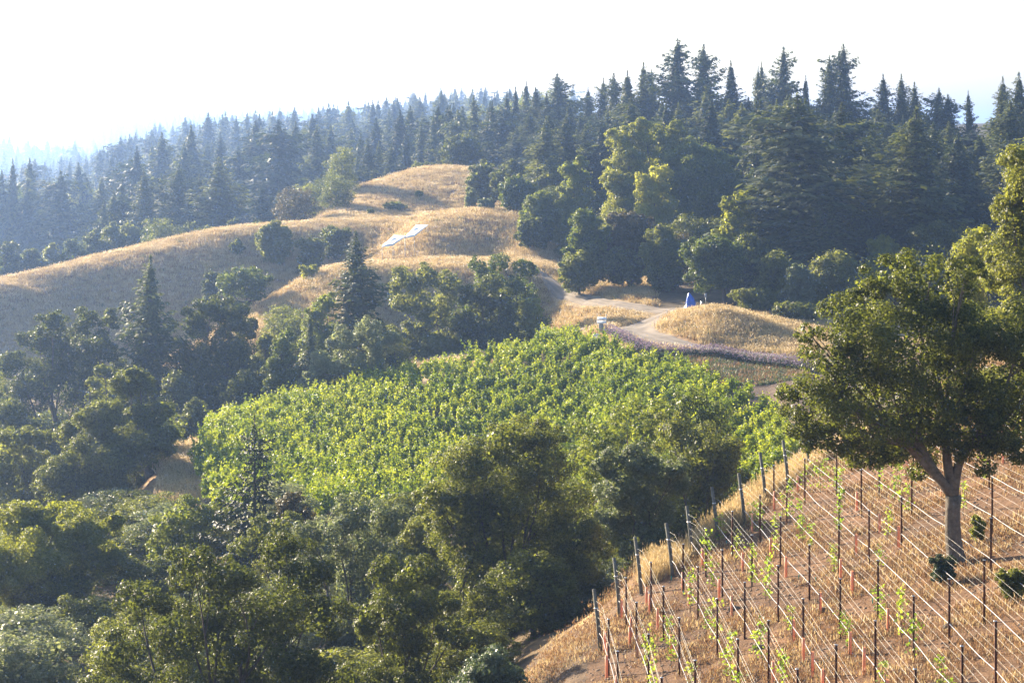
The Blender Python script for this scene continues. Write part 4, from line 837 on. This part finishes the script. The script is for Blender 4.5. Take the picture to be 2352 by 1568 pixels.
# grow tubes
gm = MB()
P_ = np.array([(math.cos(a)*.047, math.sin(a)*.047, zq) for zq in (.0, .35, .74) for a in np.arange(10)*math.pi/5]); P2 = np.array([(math.cos(a)*.042, math.sin(a)*.042, zq) for zq in (.74, .35, .02) for a in np.arange(10)*math.pi/5])
VV = np.vstack([P_, P2]); QQ = [(r_*10+j, r_*10+(j+1) % 10, (r_+1)*10+(j+1) % 10, (r_+1)*10+j) for r_ in range(5) for j in range(10)]; gm.add(VV, QQ)
gs = MB(); gs.box((.058, 0, .40), (.018, .018, .95))
gt0 = thing("grow_tube", "x", "grow tube"); gm.make("sleeve", M['tube'], gt0, smooth=True); gs.make("support_stick", M['bark'], gt0)
TU = [(383,1338),(405,1390),(424,1440),(465,1530),(492,1192),(532,1268),(556,1298),(580,1348),(620,1125),(648,1155),(692,1220),(748,1340),(758,1060),(805,1118),(838,950),(868,950),(975,1088),(1037,1160),(1083,955),(1125,780),(1217,895),(1230,1450),(1327,965),(1338,1262),(1380,1340),(1435,1405),(1450,1135),(1490,1480),(1503,715),(1556,985),(1597,1318),(1608,1045),(1625,805),(1660,1395),(1670,855),(1767,1210),(1768,1530),(1768,560),(1850,830),(2048,595),(2190,385),(2203,490),(1290,620),(1190,700)]
TT = dedupe([(nearest_row(h_[0], h_[1]), h_[1]) for h_ in [hit(*z4(*q), .76, 40, 135) for q in TU]], .8)
cnt = {}; first = True
for k, y in sorted(TT, key=lambda s: (s[0], -s[1])):
    cnt[k] = cnt.get(k, 0) + 1; x = float(rowx(k, y)) + rnd.uniform(-.1, .1); loc = (x, y, float(gz(x, y)) - .01); lb = f"{ordn[cnt[k]-1]} orange grow tube along the {rname(k)}"
    if first: gt0.location = loc; gt0["label"] = lb; gt0["group"] = "orange grow tubes"; first = False
    else: dup(gt0, loc, rnd.uniform(0, 6), (1, 1, rnd.uniform(.93, 1.08)), lb, "orange grow tubes")
# young vines climbing strings
YV = [(980,785,880),(1010,870,960),(1075,730,810),(1150,740,850),(1150,960,1080),(1165,1040,1120),(1220,1020,1160),(1090,1060,1200),(910,900,1060),(880,1020,1100),(855,1070,1180),(890,1200,1260),(915,1140,1280),(945,1240,1370),(1000,1400,1520),(1035,1370,1440),(1110,1490,1568),(1140,1300,1350),(1180,1300,1410),(1265,1460,1568),(1250,820,940),(1275,680,760),(1310,640,830),(1355,735,840),(1390,770,850),(1410,800,870),(1480,905,960),(1510,940,975),(1292,1190,1260),(1500,1240,1270),(1540,1260,1330),(1660,1110,1180),(1690,1140,1200),(1665,560,700),(1700,620,760),(1715,900,960),(1750,680,770),(1797,735,830),(1580,700,840),(1550,720,780),(1820,1190,1330),(1878,1280,1380),(1948,1440,1510),(2022,1520,1568),(1700,1440,1500),(2245,480,600),(2320,270,390),(2240,350,440),(2285,380,460),(720,1260,1340),(760,1330,1400),(600,1360,1480),(680,1430,1560),(820,1480,1560),(1480,600,700),(1500,560,640),(1840,560,700),(2100,640,730),(1225,700,790)]
def young_vine(seed, full=False):
    rng = np.random.default_rng(seed); root = bpy.data.objects.new("young_vine", None); root["category"] = "grapevine"
    T = MB(); zt = np.linspace(-.05, 1.35, 8); P = np.column_stack([.03*np.sin(zt*5 + seed), .03*np.cos(zt*4), zt]); T.tube(P, np.linspace(.012, .005, 8), 5); T.make("stem", M['bark_dark'], link=False).parent = root
    B = MB(); n = 260 if full else 95; z = rng.uniform(.25, 1.45, n); dens = .5 + .5*np.sin(z*7 + seed)
    z = z[rng.random(n) < .35 + .65*dens]; n = len(z); sp = .45 if full else .11
    C = np.column_stack([rng.normal(size=n)*sp, rng.normal(size=n)*sp*.7, z]); s = rng.uniform(.06, .13, n)
    B.leaves(C, rng.normal(size=(n, 3)) + [0, -.3, .4], s, s*.9, rng); B.make("foliage", M['young'], link=False).parent = root
    return root
YP = [young_vine(500 + k) for k in range(5)]
L = []
for u4, t4, b4 in YV:
    h_ = hit(*z4(u4, (t4 + b4)/2), .85, 40, 135); L.append((nearest_row(h_[0], h_[1]), h_[1], (b4 - t4)))
seen = dedupe([(a, b) for a, b, c in L], .9); cnt = {}
hh = {(a, b): c for a, b, c in L}
for k, y in sorted(seen, key=lambda s: (s[0], -s[1])):
    cnt[k] = cnt.get(k, 0) + 1; x = float(rowx(k, y)) + rnd.uniform(-.12, .12); s = float(np.clip(hh[(k, y)] / 105., .6, 1.25))
    dup(YP[rnd.randrange(5)], (x, y, float(gz(x, y))), rnd.uniform(0, 6), (1, 1, s), f"{ordn[cnt[k]-1]} climbing young vine along the {rname(k)}", "young vines climbing beside the stakes")
bv = young_vine(560, True); x, y, z = hit(*z4(1415, 700), 0, 70, 120); dup(bv, (x, y, z), 0, None, "wide bushy young vine near the topmost grey end posts")
# teal clips on the ground by the hoses
tcm = MB(); tcm.box((0, 0, .08), (.035, .02, .17)); tc0 = tcm.make("teal_marker", M['teal'])
for i, q in enumerate([(787,1158),(1063,1282),(1293,1310),(1318,1078),(1395,1095),(1357,858),(1827,1378),(1755,820),(985,925),(732,1090),(1657,1190),(1512,1010)]):
    o = tc0 if i == 0 else tc0.copy()
    if i: COL.objects.link(o)
    x, y, z = hit(*z4(*q), .1, 40, 120); o.location = (x, y, z); k = nearest_row(x, y); meta(o, f"{ordn[i]} small teal marker near the {rname(k)}", "marker", "small teal ground markers")
# flat stones in the soil
for i, (q, lb) in enumerate([((1435,1240), "flat pale stone beside a grow tube, middle of the young vineyard"), ((1130,1415), "flat grey stone low in the young vineyard"), ((1025,1235), "small flat stone left in the young vineyard"), ((2010,1320), "angular pale stone below the forked oak")]):
    B = MB(); rg = np.random.default_rng(i); a = np.arange(9)*2*math.pi/9; r0 = rg.uniform(.16, .3, 9); ring = lambda s, z: np.column_stack([np.cos(a)*r0*s, np.sin(a)*r0*s*.7, np.full(9, z) + rg.normal(size=9)*.012])
    Vs = np.vstack([ring(1, -.05), ring(1.02, .05), ring(.75, .11), [[0, 0, .12]]]); Qs = [(l*9+j, l*9+(j+1) % 9, (l+1)*9+(j+1) % 9, (l+1)*9+j) for l in range(2) for j in range(9)]; Ts = [(18+j, 18+(j+1) % 9, 27) for j in range(9)]
    B.add(Vs, Qs, Ts); x, y, z = hit(*z4(*q), 0, 40, 120); meta(B.make("stone", M['bark'], loc=(x, y, z)), lb, "stone")

# ---------------------------------------------------------------- grasses
def tuft(seed, n, h, spread, w, mat, heads=True):
    rng = np.random.default_rng(seed); B = MB(); V = []; T = []
    for i in range(n):
        p = rng.normal(size=2)*spread; hh_ = h*rng.uniform(.5, 1.15); ln = rng.normal(size=2)*.28*hh_; a = rng.uniform(0, 3.14); d = np.array([math.cos(a), math.sin(a)])*w
        b0 = len(V); m = p + ln*.35; e = p + ln
        V += [(p[0]-d[0], p[1]-d[1], 0), (p[0]+d[0], p[1]+d[1], 0), (m[0]+d[0]*.7, m[1]+d[1]*.7, hh_*.55), (m[0]-d[0]*.7, m[1]-d[1]*.7, hh_*.55), (e[0], e[1], hh_*.95)]
        B_q = (b0, b0+1, b0+2, b0+3); T.append((b0+3, b0+2, b0+4)); B.Q.append(np.array([B_q]))
        if heads and rng.random() < .5:
            b1 = len(V); V += [(e[0]-w*1.6, e[1], hh_*.84), (e[0], e[1]+w, hh_*.92), (e[0]+w*1.6, e[1], hh_*.86), (e[0]+ln[0]*.1, e[1], hh_*1.06)]; B.Q.append(np.array([(b1, b1+1, b1+2, b1+3)]))
    Q = np.vstack(B.Q); return mk("grass_tuft", V, Q, T, M[mat], link=False)
def grass(name, XY, size, mats, label, h=(.8, 1.3)):
    rg = np.random.default_rng(len(XY)); n = len(XY); z = gz(XY[:, 0], XY[:, 1]); s = rg.uniform(h[0], h[1], n)*size
    return scatter(name, np.column_stack([XY, z - .03]), np.column_stack([rg.normal(size=(n, 2))*.10, rg.uniform(0, 6.3, n)]), np.column_stack([s, s, s]), np.where(rg.random(n) < .85, rg.integers(0, len(mats), n), rg.integers(0, 2, n)) if len(mats) != 6 else rg.choice(6, n, p=[.22, .22, .21, .2, .13, .02]), mats, label)
rg = np.random.default_rng(21)
def sample(n, x0, x1, y0, y1):
    return np.column_stack([rg.uniform(x0, x1, n), rg.uniform(y0, y1, n)])
tall = [tuft(600+k, 30, .62, .16, .009, 'straw') for k in range(4)]
short = [tuft(610+k, 26, .085, .22, .011, 'straw_red', False) for k in range(3)] + [tuft(615, 20, .13, .18, .010, 'straw', False)]
wild = [tuft(620+k, 26, .36, .30, .022, 'straw') for k in range(4)] + [tuft(630, 22, .28, .30, .022, 'straw_red'), tuft(631, 18, .40, .22, .03, 'shrub', False)]
# tall oat grass beyond the end posts
XY = sample(60000, 5.2, 26, 70, 145); e = edge_D(XY[:, 0]); wdt = np.interp(XY[:, 0], [0, 5, 10, 14, 26], [3.5, 4.5, 8., 8., 4.]); m = (XY[:, 1] > e + .2 + .8*vnoise(XY[:, 0], XY[:, 1], 2., 9)) & (XY[:, 1] < e + wdt)
grass("tall_grass", XY[m], 1.0, tall, "tall golden oat grass along the brow beyond the end posts")
# thin dry grass on the vineyard soil
XY = sample(100000, -6, 26, 42, 125); m = (XY[:, 1] < edge_D(XY[:, 0]) + np.where(XY[:, 0] < 6, 9, 0)) & (vnoise(XY[:, 0], XY[:, 1], 1.6, 11) + .5*vnoise(XY[:, 0], XY[:, 1], .5, 12) > -.15) & (XY[:, 0] > -6) & (XY[:, 0] < XY[:, 1]*.24)
grass("dry_grass", XY[m], 1.0, short, "thin reddish dry grass and weeds on the soil of the young vineyard", (.6, 1.5))
clods = []
for k in range(4):
    rk = np.random.default_rng(640 + k); a = np.arange(7)*2*math.pi/7; ring = lambda q, z: np.column_stack([np.cos(a)*q, np.sin(a)*q, np.full(7, z)]) + rk.normal(size=(7, 3))*.012
    clods.append(mk("soil_clod", np.vstack([ring(.10, -.03), ring(.105, .03), ring(.06, .075), [[0, 0, .085]]]), [(l*7+j, l*7+(j+1) % 7, (l+1)*7+(j+1) % 7, (l+1)*7+j) for l in range(2) for j in range(7)], [(14+j, 14+(j+1) % 7, 21) for j in range(7)], M['clod'], link=False))
XC = sample(30000, 1, 26, 42, 125); XC = XC[(XC[:, 1] < edge_D(XC[:, 0]) + 1) & (XC[:, 0] < XC[:, 1]*.24) & (vnoise(XC[:, 0], XC[:, 1], 1.1, 14) > -.2)]
grass("soil_clods", XC, 1.0, clods, "loose clods of dry soil and bark mulch on the young vineyard ground", (.2, .8))
# dry grass of the mid hills
def region(n, u0, u1, d0, d1):
    u = rg.uniform(u0, u1, n); D = rg.uniform(d0, d1, n); return np.column_stack([(u - CU)/F*D, D])
XY = np.vstack([region(26000, -60, 860, 283, 345), region(22000, 640, 1250, 268, 400), region(9000, 1000, 1500, 222, 300), region(9000, 1390, 1900, 206, 242), region(6000, 380, 640, 150, 185), region(8000, 560, 900, 250, 292), region(5000, 780, 1150, 205, 262)])
u = CU + F*XY[:, 0]/XY[:, 1]
inroad = np.zeros(len(XY), bool)
def near_road(XY, pts, w):
    P = catmull([((a - CU)/F*D, D) for a, D in pts], 8); d = np.full(len(XY), 1e9)
    for p in P: d = np.minimum(d, np.hypot(XY[:, 0]-p[0], XY[:, 1]-p[1]))
    return d < w
inroad = near_road(XY, [(2150,186),(1950,196),(1830,203),(1740,208),(1640,210.5),(1560,213.5),(1500,218),(1462,223),(1456,229),(1480,235),(1530,240),(1600,243),(1680,246)], 2.6) | near_road(XY, [(1560,242),(1490,247),(1400,254),(1320,264),(1230,277),(1130,284),(1000,286.5),(900,287),(850,290)], 1.7)
m = ~inroad & ~in_green(XY[:, 0], XY[:, 1]) & ~((u > 1390) & (XY[:, 1] < 208.5))
grass("hill_grass", XY[m], 1.0, wild, "dry golden grass covering the ridges, knoll and mound", (.6, 1.5))

# ---------------------------------------------------------------- lavender hedge
LP = catmull([((u - CU)/F*D, D) for u, D in [(1398,217.5),(1440,211.5),(1500,206.5),(1600,202.5),(1700,199.5),(1800,195),(1880,191)]], 10)
lav = thing("lavender_hedge", "long purple flowering lavender hedge along the lower side of the dirt road", "hedge", (LP[0][0], LP[0][1], float(gz(*LP[0]))))
lx, ly, lz = lav.location; B1 = MB(); B2 = MB(); seg = np.linspace(0, len(LP) - 1.001, 62)
for s in seg:
    i = int(s); p = LP[i] + (LP[i+1] - LP[i])*(s - i); c = np.array([p[0] - lx, p[1] - ly, float(gz(*p)) - lz + .35]); R0 = rg.uniform(.5, .68)
    n = 260; e = unit(rg, n); e[:, 2] = np.abs(e[:, 2]); B1.leaves(c + e*R0*rg.uniform(.5, 1, n)[:, None]*[1, 1, .75], e + rg.normal(size=(n, 3))*.6, .16, .06, rg, e*2)
    n = 95; e = unit(rg, n); e[:, 2] = np.abs(e[:, 2])*.9 + .25; B2.leaves(c + e*(R0*1.02 + .14), rg.normal(size=(n, 3)), .17, .06, rg, e*2)
B1.make("foliage", M['lav_leaf'], lav); B2.make("flowers", M['lav_flower'], lav)
for i, (u, v, hw, lb) in enumerate([(1500,822,30,"low weedy bush on the bank below the lavender, left one"), (1555,840,34,"low weedy bush on the bank below the lavender, right one")]):
    x, y, z = hit(u, v + 12, 0, 170, 215); broadleaf("shrub", lb, u, v - 10, v + 14, hw, y, 'shrub', 'flat', 700 + i, 1.8, cat="shrub", n=5)

XY = np.vstack([region(5000, 1400, 1850, 186, 203), region(2500, 1400, 1850, 199, 205)]); XY = XY[~in_green(XY[:, 0], XY[:, 1])]
weeds = [tuft(660+k, 20, .30, .25, .03, ('straw_red', 'shrub', 'lav_leaf')[k], False) for k in range(3)]
grass("bank_weeds", XY, 1.0, weeds, "dull weeds and dry grass on the bank below the lavender", (.4, 1.3))
# ---------------------------------------------------------------- small made things
def rotx(a): c, s = math.cos(a), math.sin(a); return np.array([[1, 0, 0], [0, c, -s], [0, s, c]])
def rotz(a): c, s = math.cos(a), math.sin(a); return np.array([[c, -s, 0], [s, c, 0], [0, 0, 1]])
# white sheets on the spur
def sheet(name, label, corners):
    """four picture corners with distances give a thin raised panel on the slope"""
    P = np.array([((u - CU)/F*D, D, max(-(v - HOR)/F*D, float(gz((u - CU)/F*D, D)) + .30)) for u, v, D in corners]); c = P.mean(0); root = thing(name, label, "panel", tuple(c))
    nrm = np.cross(P[1] - P[0], P[3] - P[0]); nrm /= np.linalg.norm(nrm); nrm *= np.sign(nrm[2]); Vp = np.vstack([P - c, P - c - nrm*.06])
    mk("sheet", Vp, [(0, 1, 2, 3), (7, 6, 5, 4), (0, 4, 5, 1), (1, 5, 6, 2), (2, 6, 7, 3), (3, 7, 4, 0)], None, M['white'], root)
    for q in range(4):
        p = P[q]*.9 + c*.1; g = float(gz(p[0], p[1])); top = p[2] - .06
        if top - g > .02:
            B = MB(); B.tube([(p[0]-c[0], p[1]-c[1], g - c[2] - .1), (p[0]-c[0], p[1]-c[1], top - c[2])], .03, 5); B.make("support_leg", M['grey_metal'], root)
    return root
sheet("reflective_panel", "lower left glaring white panel on the golden slope", [(875,567,291),(902,563,291),(933,541,298),(905,540,298)])
sheet("reflective_panel", "upper right glaring white panel on the golden slope", [(928,547,297),(952,542,297),(984,516,304),(956,516,304)])
# blue tarpaulin over a pile
x, y, z = at(1587, 244); s = 244/F; B = MB()
rg = np.random.default_rng(2); nn = 22; rings = []
for j, (t, rx, ox) in enumerate([(0, .78, .05), (.08, .72, .04), (.2, .55, .02), (.45, .50, -.02), (.7, .38, -.08), (.88, .22, -.16), (1., .05, -.22)]):
    a = np.arange(nn)*2*math.pi/nn; fold = 1 + .10*np.sin(a*7 + j*.3)*(1.4 - t) + rg.normal(size=nn)*.03; rings.append(np.column_stack([np.cos(a)*rx*fold + ox, np.sin(a)*rx*.8*fold, np.full(nn, t*1.5) + (.05*np.sin(a*5) if j > 0 else 0)]))
Vt = np.vstack(rings); Qt = [(l*nn+j, l*nn+(j+1) % nn, (l+1)*nn+(j+1) % nn, (l+1)*nn+j) for l in range(6) for j in range(nn)]
tp = thing("covered_pile", "bright blue tarpaulin draped over an upright pile beside the road", "tarpaulin", (x, y, z - .04)); tp.scale = (.95, .95, 1.1)
mk("tarpaulin", Vt, Qt, None, M['blue'], tp, smooth=True)
B = MB()
for i in range(16): a = i*.39; B.tube([(math.cos(a)*.74 + .05, math.sin(a)*.6, .05), (math.cos(a)*.78 + .05, math.sin(a)*.62, .01)], .02, 4)
B.make("rope", M['grey_metal'], tp)
def post_thing(name, label, cat, u, D, parts):
    x, y, z = at(u, D); r = thing(name, label, cat, (x, y, z))
    for nm, mt, fn in parts:
        B = MB(); fn(B); B.make(nm, M[mt], r)
    return r
post_thing("utility_post", "grey post with a small box right of the blue tarpaulin", "post", 1621, 245, [("post", 'grey_metal', lambda B: B.tube([(0, 0, -.2), (0, 0, 1.4)], .045, 7)), ("junction_box", 'grey_metal', lambda B: B.box((0, -.1, 1.3), (.26, .16, .42)))])
post_thing("standpipe", "short pale standpipe beside the grey box post", "pipe", 1610, 244.5, [("pipe", 'cap', lambda B: B.tube([(0, 0, -.2), (0, 0, .75)], .03, 7)), ("tap", 'white', lambda B: (B.box((.06, 0, .7), (.16, .05, .05)), B.tube([(.13, 0, .7), (.13, 0, .6)], .02, 5)))])
post_thing("pump", "small dark blue pump at the back of the grassy mound", "pump", 1647, 238, [("body", 'blue', lambda B: B.tube([(0, 0, 0), (0, 0, .1), (.0, 0, .45), (0, 0, .5)], [.14, .16, .16, .08], 10)), ("outlet", 'cap', lambda B: B.tube([(.1, 0, .4), (.3, 0, .42)], .035, 6))])
wx = post_thing("weather_station", "pole with two tilted white panels at the bend, above the leafy vineyard", "instrument", 1384, 217.5, [
  ("pole", 'grey_metal', lambda B: B.tube([(.35, 0, -.3), (.35, 0, 2.15)], .04, 7)), ("thin_mast", 'grey_metal', lambda B: B.tube([(-.5, .1, -.3), (-.5, .1, 2.2)], .018, 5)),
  ("upper_panel", 'white', lambda B: B.box((-.05, -.05, 1.75), (.85, .42, .05), rotx(.5) @ rotz(0))), ("lower_panel", 'white', lambda B: B.box((-.1, -.1, 1.42), (.85, .40, .05), rotx(.55))),
  ("cabinet", 'grey_metal', lambda B: B.box((-.15, 0, .85), (.42, .3, .85))), ("white_box", 'white', lambda B: B.box((.18, -.12, .65), (.24, .22, .34)))])
post_thing("water_tank", "low rounded white tank at the foot of the tilted panels", "tank", 1369, 216.5, [("tank", 'white', lambda B: B.tube([(-.3, 0, .3), (-.26, 0, .3), (.3, 0, .3), (.34, 0, .3)], [.15, .28, .28, .15], 12)), ("feet", 'grey_metal', lambda B: (B.box((-.18, 0, .04), (.06, .4, .16)), B.box((.2, 0, .04), (.06, .4, .16))))])
for i, (u, v, lb) in enumerate([(1394,757,"orange crate right of the tilted white panels"), (1444,787,"left orange bucket below the lavender"), (1453,789,"middle orange bucket below the lavender"), (1465,794,"right orange bucket below the lavender")]):
    x, y, z = hit(u, v + 5, 0, 185, 222); r0 = thing("bucket", lb, "bucket", (x, y, z), 0, "orange buckets below the lavender" if i else None)
    B = MB(); B.tube([(0, 0, 0), (0, 0, .32)], [.15, .19], 12); B.make("body", M['terracotta'], r0); B = MB(); B.tube([(0, 0, .31), (0, 0, .345)], .205, 12); B.make("rim", M['terracotta'], r0)
x, y, z = hit(1432, 806, 0, 180, 215); B = MB(); B.box((0, 0, .04), (1.1, .35, .05), rotz(-.1)); meta(B.make("board", M['white'], loc=(x, y, z)), "pale board lying on the bank below the lavender", "board")
fp = MB(); fp.tube([(0, 0, -.3), (0, 0, 1.35)], .05, 6); fp0 = fp.make("fence_post", M['post_wood'])
for i, (u, D, lb) in enumerate([(799, 337, "left fence post on the saddle of the golden hill"), (806, 337.5, "middle fence post on the saddle of the golden hill"), (813, 338, "right fence post on the saddle of the golden hill")]):
    o = fp0 if i == 0 else fp0.copy()
    if i: COL.objects.link(o)
    o.location = at(u, D); meta(o, lb, "post", "fence posts on the saddle")

# ---------------------------------------------------------------- haze
hm = bpy.data.materials.new("haze_air"); hm.use_nodes = True; nt = hm.node_tree; nt.nodes.clear()
out = nt.nodes.new("ShaderNodeOutputMaterial"); pv = nt.nodes.new("ShaderNodeVolumePrincipled")
pv.inputs["Color"].default_value = (.36, .55, 1.0, 1); pv.inputs["Density"].default_value = .00028; pv.inputs["Anisotropy"].default_value = .74
nt.links.new(pv.outputs[0], out.inputs["Volume"])
zmin = float(ZT.min()) - 1; hb = MB(); X0, X1, Y0, Y1, Z1 = -9500, 10500, -1100, 8000, 52.
hb.box(((X0+X1)/2, (Y0+Y1)/2, (zmin+Z1)/2), (X1-X0, Y1-Y0, Z1-zmin)); ho = hb.make("haze", hm); meta(ho, "pale blue morning haze in the air", None, None, "stuff")
